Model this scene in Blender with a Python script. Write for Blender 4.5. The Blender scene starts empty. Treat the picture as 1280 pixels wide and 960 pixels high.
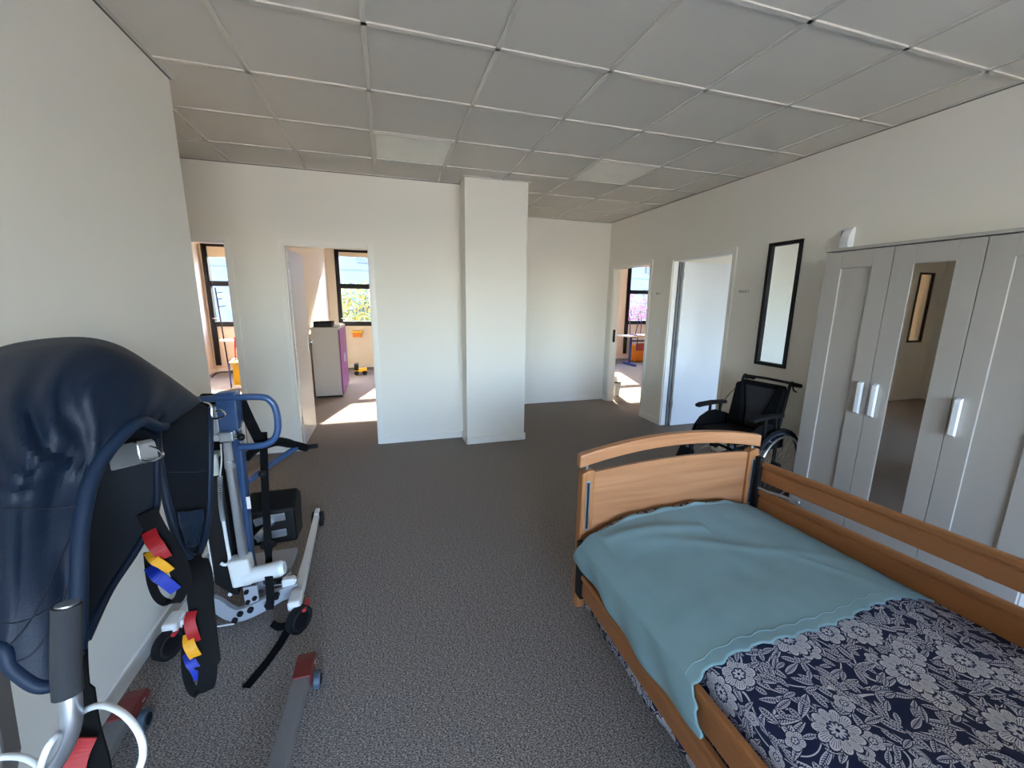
import bpy, bmesh, math, random
from math import sin, cos, pi, radians, sqrt, atan2
from mathutils import Vector, Matrix, noise
random.seed(7)
SC = bpy.context.scene
COL = SC.collection

# ---------------------------------------------------------------- camera
CAM = Vector((0, 0, 1.52))
F_PX = 511.0
R = Matrix(((0.95636044, 0.04690123, -0.28840073),
            (-0.29196806, 0.19181577, -0.93699592),
            (0.01137355, 0.98030964, 0.19713867)))
cd = bpy.data.cameras.new('camera'); cam = bpy.data.objects.new('camera', cd); COL.objects.link(cam)
cam.matrix_world = Matrix.Translation(CAM) @ R.to_4x4()
cd.sensor_width = 36; cd.lens = 36 * F_PX / 1280; cd.clip_start = .02; cd.clip_end = 300
SC.camera = cam

# ---------------------------------------------------------------- light
SUN_DIR = Vector((-.28, -.96, -.51)).normalized()
w = bpy.data.worlds.new('sky'); SC.world = w; w.use_nodes = True
nt = w.node_tree
sky = nt.nodes.new('ShaderNodeTexSky'); sky.sky_type = 'NISHITA'; sky.sun_disc = False
sky.sun_elevation = radians(27); sky.sun_rotation = radians(16); sky.air_density = 1.0; sky.dust_density = 1.5
wb = nt.nodes.new('ShaderNodeMixRGB'); wb.blend_type = 'MULTIPLY'; wb.inputs[0].default_value = 1; wb.inputs[2].default_value = (.99, .98, 1.12, 1)
nt.links.new(sky.outputs[0], wb.inputs[1]); nt.links.new(wb.outputs[0], nt.nodes['Background'].inputs[0])
nt.nodes['Background'].inputs[1].default_value = 2.0
sd = bpy.data.lights.new('sun', 'SUN'); sd.energy = 22.0; sd.angle = radians(.6); sd.color = (1, .86, .66)
sun = bpy.data.objects.new('sun', sd); COL.objects.link(sun)
sun.rotation_euler = SUN_DIR.to_track_quat('-Z', 'Y').to_euler()
def portal(name, c, sx, sz, face):
    l = bpy.data.lights.new(name, 'AREA'); l.shape = 'RECTANGLE'; l.size = sx; l.size_y = sz; l.cycles.is_portal = True
    o = bpy.data.objects.new(name, l); COL.objects.link(o); o.location = c
    o.rotation_euler = Vector(face).to_track_quat('-Z', 'Z').to_euler()
portal('portal_rear', (1.1, -4.36, 1.5), 4.0, 1.9, (0, 1, 0))
portal('portal_side_room', (5.3, -2.06, 1.6), 2.8, 1.5, (0, 1, 0))
portal('portal_centre', (.35, 10.0, 1.75), 2.8, 1.6, (0, -1, 0))
portal('portal_corner', (-2.4, 10.0, 1.75), 2.1, 1.6, (0, -1, 0))
portal('portal_far', (6.0, 10.0, 1.75), 3.7, 1.6, (0, -1, 0))
SC.view_settings.view_transform = 'Standard'; SC.view_settings.look = 'None'
SC.view_settings.gamma = 1.0; SC.view_settings.use_curve_mapping = False
SC.view_settings.exposure = 1.6
SC.cycles.max_bounces = 12; SC.cycles.diffuse_bounces = 8; SC.cycles.transparent_max_bounces = 16
SC.cycles.sample_clamp_indirect = 8; SC.cycles.caustics_reflective = False; SC.cycles.caustics_refractive = False

# ---------------------------------------------------------------- materials
def lin(c):
    return tuple(((x / 12.92) if x <= .04045 else ((x + .055) / 1.055) ** 2.4) for x in c)
def hexc(r, g, b): return lin((r / 255, g / 255, b / 255)) + (1,)
M = {}
def mat(name, rgb, rough=.6, metal=0., spec=.5, bump=None, var=None, coat=0, sheen=0, trans=0):
    m = bpy.data.materials.new(name); m.use_nodes = True; n = m.node_tree; b = n.nodes['Principled BSDF']
    c = hexc(*rgb)
    b.inputs['Base Color'].default_value = c; b.inputs['Roughness'].default_value = rough
    b.inputs['Metallic'].default_value = metal; b.inputs['Specular IOR Level'].default_value = spec
    if coat: b.inputs['Coat Weight'].default_value = coat
    if sheen: b.inputs['Sheen Weight'].default_value = sheen
    tc = n.nodes.new('ShaderNodeTexCoord')
    if var:                                   # (scale, amount) mottling
        t = n.nodes.new('ShaderNodeTexNoise'); t.inputs['Scale'].default_value = var[0]; t.inputs['Detail'].default_value = 4
        n.links.new(tc.outputs['Object'], t.inputs['Vector'])
        r = n.nodes.new('ShaderNodeValToRGB'); n.links.new(t.outputs[0], r.inputs[0])
        r.color_ramp.elements[0].position = .3; r.color_ramp.elements[1].position = .7
        r.color_ramp.elements[0].color = tuple(x * (1 - var[1]) for x in c[:3]) + (1,)
        r.color_ramp.elements[1].color = tuple(min(1, x * (1 + var[1])) for x in c[:3]) + (1,)
        n.links.new(r.outputs[0], b.inputs['Base Color'])
    if bump:                                  # (scale, strength, distance)
        t = n.nodes.new('ShaderNodeTexNoise'); t.inputs['Scale'].default_value = bump[0]; t.inputs['Detail'].default_value = 3
        n.links.new(tc.outputs['Object'], t.inputs['Vector'])
        bp = n.nodes.new('ShaderNodeBump'); bp.inputs['Strength'].default_value = bump[1]; bp.inputs['Distance'].default_value = bump[2]
        n.links.new(t.outputs[0], bp.inputs['Height']); n.links.new(bp.outputs[0], b.inputs['Normal'])
    M[name] = m
    return m
mat('wall', (234, 230, 221), .5, bump=(140, .08, .002), spec=.4)
mat('wall_warm', (233, 221, 203), .6, spec=.3)
mat('tile', (222, 217, 209), .85, bump=(300, .3, .002), var=(400, .05), spec=.2)
mat('rail', (214, 209, 201), .25, spec=.6)
mat('shadow_trim', (95, 92, 88), .6)
mat('diffuser', (253, 250, 240), .4, spec=.5, var=(6, .03))
mat('trim', (236, 233, 226), .35, spec=.5)
mat('door_white', (226, 228, 230), .35, spec=.5)
mat('jamb_dark', (110, 112, 118), .6)
mat('black_frame', (14, 14, 16), .45, spec=.3)
mat('black_plastic', (13, 13, 15), .5, spec=.3)
mat('black_rubber', (16, 16, 18), .75, spec=.3)
mat('black_fabric', (10, 10, 12), .9, spec=.2, bump=(600, .3, .001))
mat('grey_fabric', (38, 38, 41), .9, bump=(500, .4, .001))
mat('webbing', (8, 8, 11), .85, spec=.2, bump=(900, .3, .0006))
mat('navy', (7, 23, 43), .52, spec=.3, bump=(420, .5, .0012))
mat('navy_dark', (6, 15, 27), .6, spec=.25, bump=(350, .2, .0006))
mat('piping', (12, 33, 57), .55, spec=.35, bump=(500, .2, .0006))
mat('seam', (8, 16, 34), .8)
mat('foam', (46, 48, 54), .95, bump=(900, .6, .0012), var=(500, .1))
mat('alu', (190, 196, 204), .3, metal=.9)
mat('steel', (205, 207, 212), .2, metal=1)
mat('chrome', (240, 242, 245), .3, metal=1)
mat('lift_blue', (52, 82, 128), .38, spec=.5, coat=.2)
mat('lift_white', (214, 214, 212), .4)
mat('lift_grey', (150, 152, 158), .42, spec=.5)
mat('taupe', (112, 110, 110), .45, spec=.5)
mat('caster_grey', (70, 84, 96), .4)
mat('red_plastic', (104, 30, 28), .5)
mat('loop_red', (150, 18, 24), .55)
mat('loop_yellow', (214, 150, 20), .55)
mat('loop_blue', (14, 42, 150), .55)
mat('bright_red', (205, 30, 40), .5)
mat('yellow', (232, 178, 26), .5)
mat('strap_blue', (20, 60, 190), .5)
mat('cable', (225, 230, 236), .4)
mat('wardrobe', (174, 169, 163), .33, spec=.5)
mat('handle_white', (236, 240, 245), .25)
mat('teal', (124, 156, 163), .85, bump=(260, .25, .0015), var=(7, .05), )
mat('blue_metal', (40, 60, 130), .4)
mat('desk_top', (214, 196, 176), .5)
mat('orange', (240, 140, 20), .5)
mat('seat_red', (150, 50, 45), .5)
mat('cab_grey', (178, 176, 172), .5)
mat('purple', (128, 62, 132), .45)
mat('paper', (240, 240, 238), .7)
mat('blind', (222, 206, 178), .7)
mat('radiator', (225, 222, 216), .4)
mat('facade_panel', (88, 92, 104), .8)
mat('facade_window', (26, 30, 38), .3)
mat('facade_frame', (70, 74, 82), .6)
mat('bounce_ground', (202, 190, 166), .95)  # pale warm ground tone, set to bounce sunlight up to the ceiling
mat('leaf_yellow', (150, 130, 36), .7)
mat('leaf_green', (80, 92, 40), .7)
mat('leaf_pink', (165, 70, 95), .7)
mat('bark', (80, 66, 54), .9)
mat('rim_blue', (90, 100, 125), .3, metal=.6)
mat('sign_text', (50, 50, 52), .6)

def emboss_pair(): pass
# carpet
m = mat('carpet', (92, 88, 88), .95, spec=.1); n = m.node_tree; b = n.nodes['Principled BSDF']
tc = n.nodes.new('ShaderNodeTexCoord')
a = n.nodes.new('ShaderNodeTexNoise'); a.inputs['Scale'].default_value = 135; a.inputs['Detail'].default_value = 3
c2 = n.nodes.new('ShaderNodeTexNoise'); c2.inputs['Scale'].default_value = 60; c2.inputs['Detail'].default_value = 2
mp = n.nodes.new('ShaderNodeMapping'); mp.inputs['Scale'].default_value = (1, 2.2, 1)
n.links.new(tc.outputs['Object'], mp.inputs[0]); n.links.new(mp.outputs[0], a.inputs['Vector']); n.links.new(tc.outputs['Object'], c2.inputs['Vector'])
r = n.nodes.new('ShaderNodeValToRGB'); n.links.new(a.outputs[0], r.inputs[0])
els = r.color_ramp.elements; els[0].position = .35; els[0].color = hexc(62, 58, 60); els[1].position = .67; els[1].color = hexc(190, 178, 168)
e = els.new(.5); e.color = hexc(124, 117, 113)
mx = n.nodes.new('ShaderNodeMixRGB'); mx.blend_type = 'OVERLAY'; mx.inputs[0].default_value = .35
n.links.new(r.outputs[0], mx.inputs[1]); n.links.new(c2.outputs[0], mx.inputs[2]); n.links.new(mx.outputs[0], b.inputs['Base Color'])
bp = n.nodes.new('ShaderNodeBump'); bp.inputs['Strength'].default_value = .7; bp.inputs['Distance'].default_value = .004
n.links.new(a.outputs[0], bp.inputs['Height']); n.links.new(bp.outputs[0], b.inputs['Normal'])
# beech wood, grain along the object's local axis
def wood(name, sc, base=((142, 90, 50), (176, 118, 72), (160, 104, 60))):
    m = mat(name, base[0], .38, spec=.4, coat=.15); n = m.node_tree; b = n.nodes['Principled BSDF']
    tc = n.nodes.new('ShaderNodeTexCoord'); mp = n.nodes.new('ShaderNodeMapping'); mp.inputs['Scale'].default_value = sc
    n.links.new(tc.outputs['Object'], mp.inputs[0])
    t = n.nodes.new('ShaderNodeTexNoise'); t.inputs['Scale'].default_value = 1; t.inputs['Detail'].default_value = 6; t.inputs['Distortion'].default_value = .6
    n.links.new(mp.outputs[0], t.inputs['Vector'])
    r = n.nodes.new('ShaderNodeValToRGB'); n.links.new(t.outputs[0], r.inputs[0])
    e = r.color_ramp.elements; e[0].position = .32; e[0].color = hexc(*base[0]); e[1].position = .66; e[1].color = hexc(*base[1])
    k = e.new(.48); k.color = hexc(*base[2])
    n.links.new(r.outputs[0], b.inputs['Base Color'])
wood('beech_x', (1.6, 22, 26), ((166, 112, 74), (186, 132, 92), (177, 122, 83))); wood('beech_y', (14, 1.4, 18), ((146, 94, 54), (162, 108, 64), (155, 101, 59))); wood('beech_z', (34, 30, 2.2), ((150, 98, 56), (178, 122, 76), (165, 110, 66)))
# glass: real panes that let daylight through and mirror a little
m = bpy.data.materials.new('glass'); m.use_nodes = True; n = m.node_tree; n.nodes.clear()
out = n.nodes.new('ShaderNodeOutputMaterial'); tr = n.nodes.new('ShaderNodeBsdfTransparent'); tr.inputs[0].default_value = (.95, .97, .97, 1)
gl = n.nodes.new('ShaderNodeBsdfGlossy'); gl.inputs['Roughness'].default_value = .02
lw = n.nodes.new('ShaderNodeLayerWeight'); lw.inputs[0].default_value = .5; pw = n.nodes.new('ShaderNodeMath'); pw.operation = 'POWER'; pw.inputs[1].default_value = 4.5; n.links.new(lw.outputs['Facing'], pw.inputs[0])
fr = n.nodes.new('ShaderNodeMath'); fr.operation = 'MULTIPLY_ADD'; fr.inputs[1].default_value = .6; fr.inputs[2].default_value = .025; n.links.new(pw.outputs[0], fr.inputs[0]); mx = n.nodes.new('ShaderNodeMixShader')
n.links.new(fr.outputs[0], mx.inputs[0]); n.links.new(tr.outputs[0], mx.inputs[1]); n.links.new(gl.outputs[0], mx.inputs[2]); n.links.new(mx.outputs[0], out.inputs[0])
M['glass'] = m
mat('mirror', (236, 238, 238), .015, metal=1)

# printed duvet: cream flowers and leaves on navy, from UVs in metres
def floral():
    m = bpy.data.materials.new('floral_print'); m.use_nodes = True; n = m.node_tree; bs = n.nodes['Principled BSDF']
    L = n.links.new
    def V(x, s):
        if isinstance(x, (int, float)): s.default_value = x
        else: L(x, s)
    def mt(op, a, b=0., c=0., clamp=False):
        k = n.nodes.new('ShaderNodeMath'); k.operation = op; k.use_clamp = clamp
        V(a, k.inputs[0]); V(b, k.inputs[1])
        if op in ('MULTIPLY_ADD', 'SMOOTH_MIN', 'COMPARE', 'PINGPONG'): V(c, k.inputs[2])
        return k.outputs[0]
    uv = n.nodes.new('ShaderNodeUVMap'); uv.uv_map = 'UVMap'
    def cell(scale, off, rnd=.75):
        mp = n.nodes.new('ShaderNodeMapping'); mp.inputs['Location'].default_value = (off, off * .7, 0); L(uv.outputs[0], mp.inputs[0])
        v = n.nodes.new('ShaderNodeTexVoronoi'); v.voronoi_dimensions = '2D'; v.inputs['Scale'].default_value = scale; v.inputs['Randomness'].default_value = rnd
        L(mp.outputs[0], v.inputs['Vector'])
        sub = n.nodes.new('ShaderNodeVectorMath'); sub.operation = 'SUBTRACT'; L(mp.outputs[0], sub.inputs[0]); L(v.outputs['Position'], sub.inputs[1])
        sx = n.nodes.new('ShaderNodeSeparateXYZ'); L(sub.outputs[0], sx.inputs[0])
        sc = n.nodes.new('ShaderNodeSeparateColor'); L(v.outputs['Color'], sc.inputs[0])
        return sx.outputs[0], sx.outputs[1], sc.outputs[0], sc.outputs[1]
    def rotl(x, y, ang):
        c, s = mt('COSINE', ang), mt('SINE', ang)
        return mt('ADD', mt('MULTIPLY', x, c), mt('MULTIPLY', y, s)), mt('SUBTRACT', mt('MULTIPLY', y, c), mt('MULTIPLY', x, s))
    def over(base, col, mask):
        k = n.nodes.new('ShaderNodeMixRGB'); V(mask, k.inputs[0])
        if isinstance(base, tuple): k.inputs[1].default_value = base
        else: L(base, k.inputs[1])
        if isinstance(col, tuple): k.inputs[2].default_value = col
        else: L(col, k.inputs[2])
        return k.outputs[0]
    NAVY = hexc(26, 34, 66); CREAM = hexc(190, 190, 196); GREY = hexc(74, 80, 112)
    # curling stems: contour lines of a slow noise
    no = n.nodes.new('ShaderNodeTexNoise'); no.noise_dimensions = '2D'; no.inputs['Scale'].default_value = 5.5; no.inputs['Detail'].default_value = 0; L(uv.outputs[0], no.inputs['Vector'])
    st = mt('LESS_THAN', mt('ABSOLUTE', mt('SUBTRACT', mt('FRACT', mt('MULTIPLY', no.outputs[0], 7)), .5)), .045)
    col = over(NAVY, CREAM, st)
    def leaves(col, scale, off, a, bb):
        x, y, r1, r2 = cell(scale, off, .85)
        lx, ly = rotl(x, y, mt('MULTIPLY', r1, 6.28))
        t = mt('DIVIDE', lx, a)
        hw = mt('MULTIPLY', mt('SUBTRACT', 1., mt('MULTIPLY', t, t)), bb)
        hw = mt('MULTIPLY', hw, mt('ADD', .75, mt('MULTIPLY', t, .35)))
        d = mt('SUBTRACT', hw, mt('ABSOLUTE', ly))
        ins = mt('MULTIPLY', mt('GREATER_THAN', d, 0.), mt('LESS_THAN', mt('ABSOLUTE', t), 1.))
        edge = mt('LESS_THAN', d, bb * .2)
        vein = mt('LESS_THAN', mt('ABSOLUTE', ly), bb * .09)
        hat = mt('LESS_THAN', mt('FRACT', mt('MULTIPLY', mt('ADD', lx, mt('MULTIPLY', mt('ABSOLUTE', ly), -.8)), 170)), .42)
        halo = mt('MULTIPLY', mt('GREATER_THAN', d, -.0022), mt('LESS_THAN', mt('ABSOLUTE', t), 1.12))
        col = over(col, NAVY, halo)
        fill = over(GREY, CREAM, hat)
        fill = over(fill, CREAM, edge); fill = over(fill, NAVY, vein)
        return over(col, fill, ins)
    col = leaves(col, 17, 3.1, .033, .0105)
    col = leaves(col, 12.5, 8.3, .044, .0145)
    col = leaves(col, 18, 15.2, .028, .0100)
    col = leaves(col, 24, 1.7, .019, .0080)
    def flowers(col, scale, off, rad, petals, rnd, thr):
        x, y, r1, r2 = cell(scale, off, rnd)
        rr = mt('SQRT', mt('ADD', mt('MULTIPLY', x, x), mt('MULTIPLY', y, y)))
        th = mt('ADD', mt('ARCTAN2', y, x), mt('MULTIPLY', r1, 6.28))
        sc = mt('ABSOLUTE', mt('SINE', mt('MULTIPLY', th, petals / 2)))
        R0 = mt('MULTIPLY', mt('ADD', .70, mt('MULTIPLY', mt('POWER', sc, .6), .30)), mt('MULTIPLY', mt('ADD', .75, mt('MULTIPLY', r2, .35)), rad))
        q = mt('DIVIDE', rr, R0)
        present = mt('GREATER_THAN', r2, thr)
        ins = mt('MULTIPLY', mt('LESS_THAN', q, 1.), present)
        col = over(col, NAVY, mt('MULTIPLY', mt('LESS_THAN', q, 1.1), present))
        rays = mt('LESS_THAN', mt('ABSOLUTE', mt('SINE', mt('MULTIPLY', th, petals * 2.5))), .45)
        f = over(CREAM, GREY, mt('MULTIPLY', rays, mt('GREATER_THAN', q, .5)))
        gap = mt('MULTIPLY', mt('LESS_THAN', sc, .16), mt('GREATER_THAN', q, .42))
        f = over(f, NAVY, gap)
        f = over(f, CREAM, mt('GREATER_THAN', q, .91))
        f = over(f, NAVY, mt('MULTIPLY', mt('GREATER_THAN', q, .38), mt('LESS_THAN', q, .45)))
        f = over(f, GREY, mt('LESS_THAN', q, .38))
        ic = mt('LESS_THAN', q, mt('MULTIPLY', mt('ADD', .55, mt('MULTIPLY', sc, .45)), .34))
        f = over(f, CREAM, ic); f = over(f, NAVY, mt('LESS_THAN', q, .10))
        return over(col, f, ins)
    col = flowers(col, 13, 5.2, .021, 5, .7, .62)
    col = flowers(col, 8.3, 9.4, .040, 7, .8, .58)
    col = flowers(col, 5.6, 2.4, .056, 11, .7, .42)
    L(col, bs.inputs['Base Color']); bs.inputs['Roughness'].default_value = .85
    bs.inputs['Specular IOR Level'].default_value = .25
    M['floral'] = m
floral()

# ---------------------------------------------------------------- builders
def link(name, me, material, parent=None, smooth=False, bevel=0, seg=2):
    o = bpy.data.objects.new(name, me); COL.objects.link(o)
    if material: me.materials.append(M[material])
    if parent is not None:
        o.parent = parent; o.matrix_parent_inverse = Matrix.Identity(4)
    if smooth:
        for p in me.polygons: p.use_smooth = True
    if bevel:
        b = o.modifiers.new('bevel', 'BEVEL'); b.width = bevel; b.segments = seg; b.limit_method = 'ANGLE'; b.angle_limit = radians(40)
    return o
def WM(o):
    m = o.matrix_basis.copy()
    return WM(o.parent) @ m if o.parent is not None else m
def W(parent): return WM(parent).inverted() if parent is not None else Matrix.Identity(4)
def empty(name, loc, label=None, cat=None, group=None, rz=0):
    o = bpy.data.objects.new(name, None); COL.objects.link(o); o.location = loc; o.rotation_euler = (0, 0, rz)
    o.matrix_world = Matrix.Translation(loc) @ Matrix.Rotation(rz, 4, 'Z')
    o.empty_display_size = .05
    if label: o['label'] = label
    if cat: o['category'] = cat
    if group: o['group'] = group
    ROOTS[o.name] = o
    return o
ROOTS = {}
def tag(o, label, cat, group=None):
    o['label'] = label; o['category'] = cat
    if group: o['group'] = group
    return o
# all shapes below are given in WORLD metres and brought into the parent's frame
class MB:
    def __init__(s): s.v = []; s.f = []
    def add(s, vs, fs):
        k = len(s.v); s.v += [Vector(v) for v in vs]; s.f += [tuple(i + k for i in f) for f in fs]; return s
    def box(s, x0, x1, y0, y1, z0, z1):
        return s.add([(x0, y0, z0), (x1, y0, z0), (x1, y1, z0), (x0, y1, z0), (x0, y0, z1), (x1, y0, z1), (x1, y1, z1), (x0, y1, z1)],
                     [(0, 3, 2, 1), (4, 5, 6, 7), (0, 1, 5, 4), (1, 2, 6, 5), (2, 3, 7, 6), (3, 0, 4, 7)])
    def obox(s, c, sx, sy, sz, mt):
        c = Vector(c); h = [Vector((a * sx / 2, b * sy / 2, d * sz / 2)) for d in (-1, 1) for a, b in ((-1, -1), (1, -1), (1, 1), (-1, 1))]
        return s.add([c + mt @ p for p in h], [(0, 3, 2, 1), (4, 5, 6, 7), (0, 1, 5, 4), (1, 2, 6, 5), (2, 3, 7, 6), (3, 0, 4, 7)])
    def prism(s, poly, axis, a, b):
        n = len(poly)
        def P(p, t):
            return (t, p[0], p[1]) if axis == 'x' else ((p[0], t, p[1]) if axis == 'y' else (p[0], p[1], t))
        vs = [P(p, a) for p in poly] + [P(p, b) for p in poly]
        return s.add(vs, [tuple(range(n))[::-1], tuple(range(n, 2 * n))] + [(i, (i + 1) % n, (i + 1) % n + n, i + n) for i in range(n)])
    def tube(s, pts, r, n=10, flat=None, closed=False, cap=True, up=None):
        pts = [Vector(p) for p in pts]; m = len(pts); rs = r if isinstance(r, (list, tuple)) else [r] * m
        T = []
        for i in range(m):
            a = pts[i - 1] if (i > 0 or closed) else pts[i]; b = pts[(i + 1) % m] if (i < m - 1 or closed) else pts[i]
            T.append((b - a).normalized())
        u = Vector(up) if up else (Vector((0, 0, 1)) if abs(T[0].z) < .9 else Vector((1, 0, 0)))
        vs = []
        for i in range(m):
            u = (u - T[i] * u.dot(T[i]))
            u = u.normalized() if u.length > 1e-5 else T[i].orthogonal().normalized()
            w_ = T[i].cross(u)
            for k in range(n):
                t = 2 * pi * (k + .5) / n
                e = (flat or 1.0)
                vs.append(pts[i] + (u * cos(t) * e + w_ * sin(t)) * rs[i])
        fs = []
        for i in range(m if closed else m - 1):
            j = (i + 1) % m
            for k in range(n): fs.append((i * n + k, i * n + (k + 1) % n, j * n + (k + 1) % n, j * n + k))
        if cap and not closed: fs += [tuple(range(n))[::-1], tuple(range((m - 1) * n, m * n))]
        return s.add(vs, fs)
    def ribbon(s, pts, width, th, side):
        pts = [Vector(p) for p in pts]; m = len(pts); side = side if isinstance(side, list) else [side] * m
        wd = width if isinstance(width, (list, tuple)) else [width] * m
        vs = []
        for i in range(m):
            t = (pts[min(i + 1, m - 1)] - pts[max(i - 1, 0)]).normalized(); sd_ = Vector(side[i]); sd_ = (sd_ - t * sd_.dot(t)).normalized(); nn = t.cross(sd_)
            for a, b in ((-1, -1), (1, -1), (1, 1), (-1, 1)): vs.append(pts[i] + sd_ * a * wd[i] / 2 + nn * b * th / 2)
        fs = [(0, 3, 2, 1), tuple((m - 1) * 4 + k for k in range(4))]
        for i in range(m - 1):
            for k in range(4): fs.append((i * 4 + k, i * 4 + (k + 1) % 4, i * 4 + 4 + (k + 1) % 4, i * 4 + 4 + k))
        return s.add(vs, fs)
    def cyl(s, a, b, r, n=20, r2=None):
        return s.tube([a, b], [r, r if r2 is None else r2], n)
    def ball(s, c, r, n=12, sc=(1, 1, 1)):
        c = Vector(c); m = n // 2; vs = []; fs = []
        for i in range(m + 1):
            p = pi * i / m
            for k in range(n):
                t = 2 * pi * k / n; vs.append(c + Vector((sin(p) * cos(t) * sc[0], sin(p) * sin(t) * sc[1], cos(p) * sc[2])) * r)
        for i in range(m):
            for k in range(n): fs.append((i * n + k, (i + 1) * n + k, (i + 1) * n + (k + 1) % n, i * n + (k + 1) % n))
        return s.add(vs, fs)
    def build(s, name, material, parent=None, smooth=False, bevel=0, seg=2, origin=None):
        me = bpy.data.meshes.new(name)
        inv = W(parent)
        vs = [inv @ v for v in s.v]
        org = None
        if parent is None:
            org = Vector(origin) if origin else sum(vs, Vector()) / len(vs); vs = [v - org for v in vs]
        me.from_pydata(vs, [], s.f); me.validate(); 
        bm = bmesh.new(); bm.from_mesh(me); bmesh.ops.recalc_face_normals(bm, faces=bm.faces); bm.to_mesh(me); bm.free()
        o = link(name, me, material, parent, smooth, bevel, seg)
        if org is not None: o.location = org; o.matrix_world = Matrix.Translation(org)
        if smooth:
            try: me.set_sharp_from_angle(angle=radians(42))
            except Exception: pass
        return o
def B(*a): return MB().box(*a)
def struct(o): o['kind'] = 'structure'; return o
def smoothpath(pts, n=8, closed=False):
    pts = [Vector(p) for p in pts]; m = len(pts); out = []
    g = lambda i: pts[i % m] if closed else pts[max(0, min(m - 1, i))]
    for i in range(m if closed else m - 1):
        a, b, c, d = g(i - 1), g(i), g(i + 1), g(i + 2)
        for k in range(n):
            t = k / n
            out.append(.5 * ((2 * b) + (c - a) * t + (2 * a - 5 * b + 4 * c - d) * t * t + (3 * b - a - 3 * c + d) * t ** 3))
    if not closed: out.append(pts[-1])
    return out
def at(u, v, d):
    "a point at optical distance d (metres) seen at pixel u, v"
    return CAM + R @ Vector(((u - 640) / F_PX, -(v - 480) / F_PX, -1)) * d
def aty(u, v, y):
    r = R @ Vector(((u - 640) / F_PX, -(v - 480) / F_PX, -1)); return CAM + r * (y / r.y)
def copy_tree(o, parent=None):
    c = o.copy(); COL.objects.link(c); c.parent = parent
    for ch in [x for x in KIDS(o)]: copy_tree(ch, c)
    return c
def KIDS(o): return list(o.children)

# ================================================================= STRUCTURE
H = 2.689
def wallmesh(name, boxes, material='wall'):
    mb = MB()
    for b_ in boxes: mb.box(*b_)
    return struct(mb.build(name, material, origin=(0, 0, 0)))
def yz_wall(name, x0, x1, y0, y1, holes, material='wall', z1=H + .06):
    "wall parallel to Y with holes (ya, yb, za, zb)"
    bx = []; y = y0
    for ya, yb, za, zb in sorted(holes):
        bx.append((x0, x1, y, ya, 0, z1))
        if za > 0: bx.append((x0, x1, ya, yb, 0, za))
        bx.append((x0, x1, ya, yb, zb, z1)); y = yb
    bx.append((x0, x1, y, y1, 0, z1))
    return wallmesh(name, bx, material)
def xz_wall(name, y0, y1, x0, x1, holes, material='wall', z1=H + .06):
    bx = []; x = x0
    for xa, xb, za, zb in sorted(holes):
        bx.append((x, xa, y0, y1, 0, z1))
        if za > 0: bx.append((xa, xb, y0, y1, 0, za))
        bx.append((xa, xb, y0, y1, zb, z1)); x = xb
    bx.append((x, x1, y0, y1, 0, z1))
    return wallmesh(name, bx, material)
floor = struct(B(-3.6, 8.2, -4.5, 10.1, -.12, 0).build('floor', 'carpet', origin=(0, 0, 0)))
XR = 3.28
yz_wall('wall_left', -1.18, -1.06, -4.3, 2.93, [])
xz_wall('wall_passage_left', 2.81, 2.93, -2.97, -1.18, [])
yz_wall('wall_passage_end', -2.97, -2.85, 2.93, 4.43, [])
xz_wall('wall_back_left', 4.43, 4.53, -3.6, .80, [(-2.61, -2.26, .95, 2.04), (-2.14, -1.345, 0, 2.02), (-.885, -.127, 0, 2.02)])
yz_wall('wall_right', XR, XR + .10, -4.3, 9.9, [(2.64, 2.955, .98, 2.05), (3.352, 4.235, 0, 2.02), (4.675, 5.56, 0, 2.02)])
xz_wall('wall_back', 5.72, 5.82, 1.43, XR, [])
wallmesh('wall_pillar', [(.785, 1.43, 4.17, 5.82, 0, H + .06)])
xz_wall('wall_rear', -4.42, -4.30, -1.18, XR + .1, [(-.9, 3.1, .55, 2.45)])
xz_wall('wall_rear_side_room', -2.12, -2.0, XR + .1, 8.2, [(3.9, 6.7, .9, 2.4)])
# rooms beyond
yz_wall('wall_partition_left', -1.29, -1.17, 4.53, 9.9, [], 'wall_warm')
yz_wall('wall_far_left', -3.60, -3.47, 4.53, 9.9, [], 'wall_warm')
yz_wall('wall_partition_centre', 2.1, 2.2, 5.82, 9.9, [], 'wall_warm')
xz_wall('wall_partition_right', 4.33, 4.43, XR + .1, 8.2, [], 'wall')
yz_wall('wall_far_right', 8.1, 8.2, -2.0, 9.9, [], 'wall_warm')
WINS = [(-3.42, -1.42), (-.99, -.20), (.39, 1.7), (4.2, 5.62), (6.25, 7.85)]
xz_wall('wall_facade', 9.9, 10.06, -3.6, 8.2, [(a_, b_, .95, 2.58) for a_, b_ in WINS], 'wall_warm')
struct(B(-3.6, XR + .1, 4.53, 9.9, H, H + .1).build('ceiling_far_rooms', 'tile', origin=(0, 0, 0)))
struct(B(XR + .1, 8.2, -2.12, 9.9, H, H + .1).build('ceiling_side_rooms', 'tile', origin=(0, 0, 0)))

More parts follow.
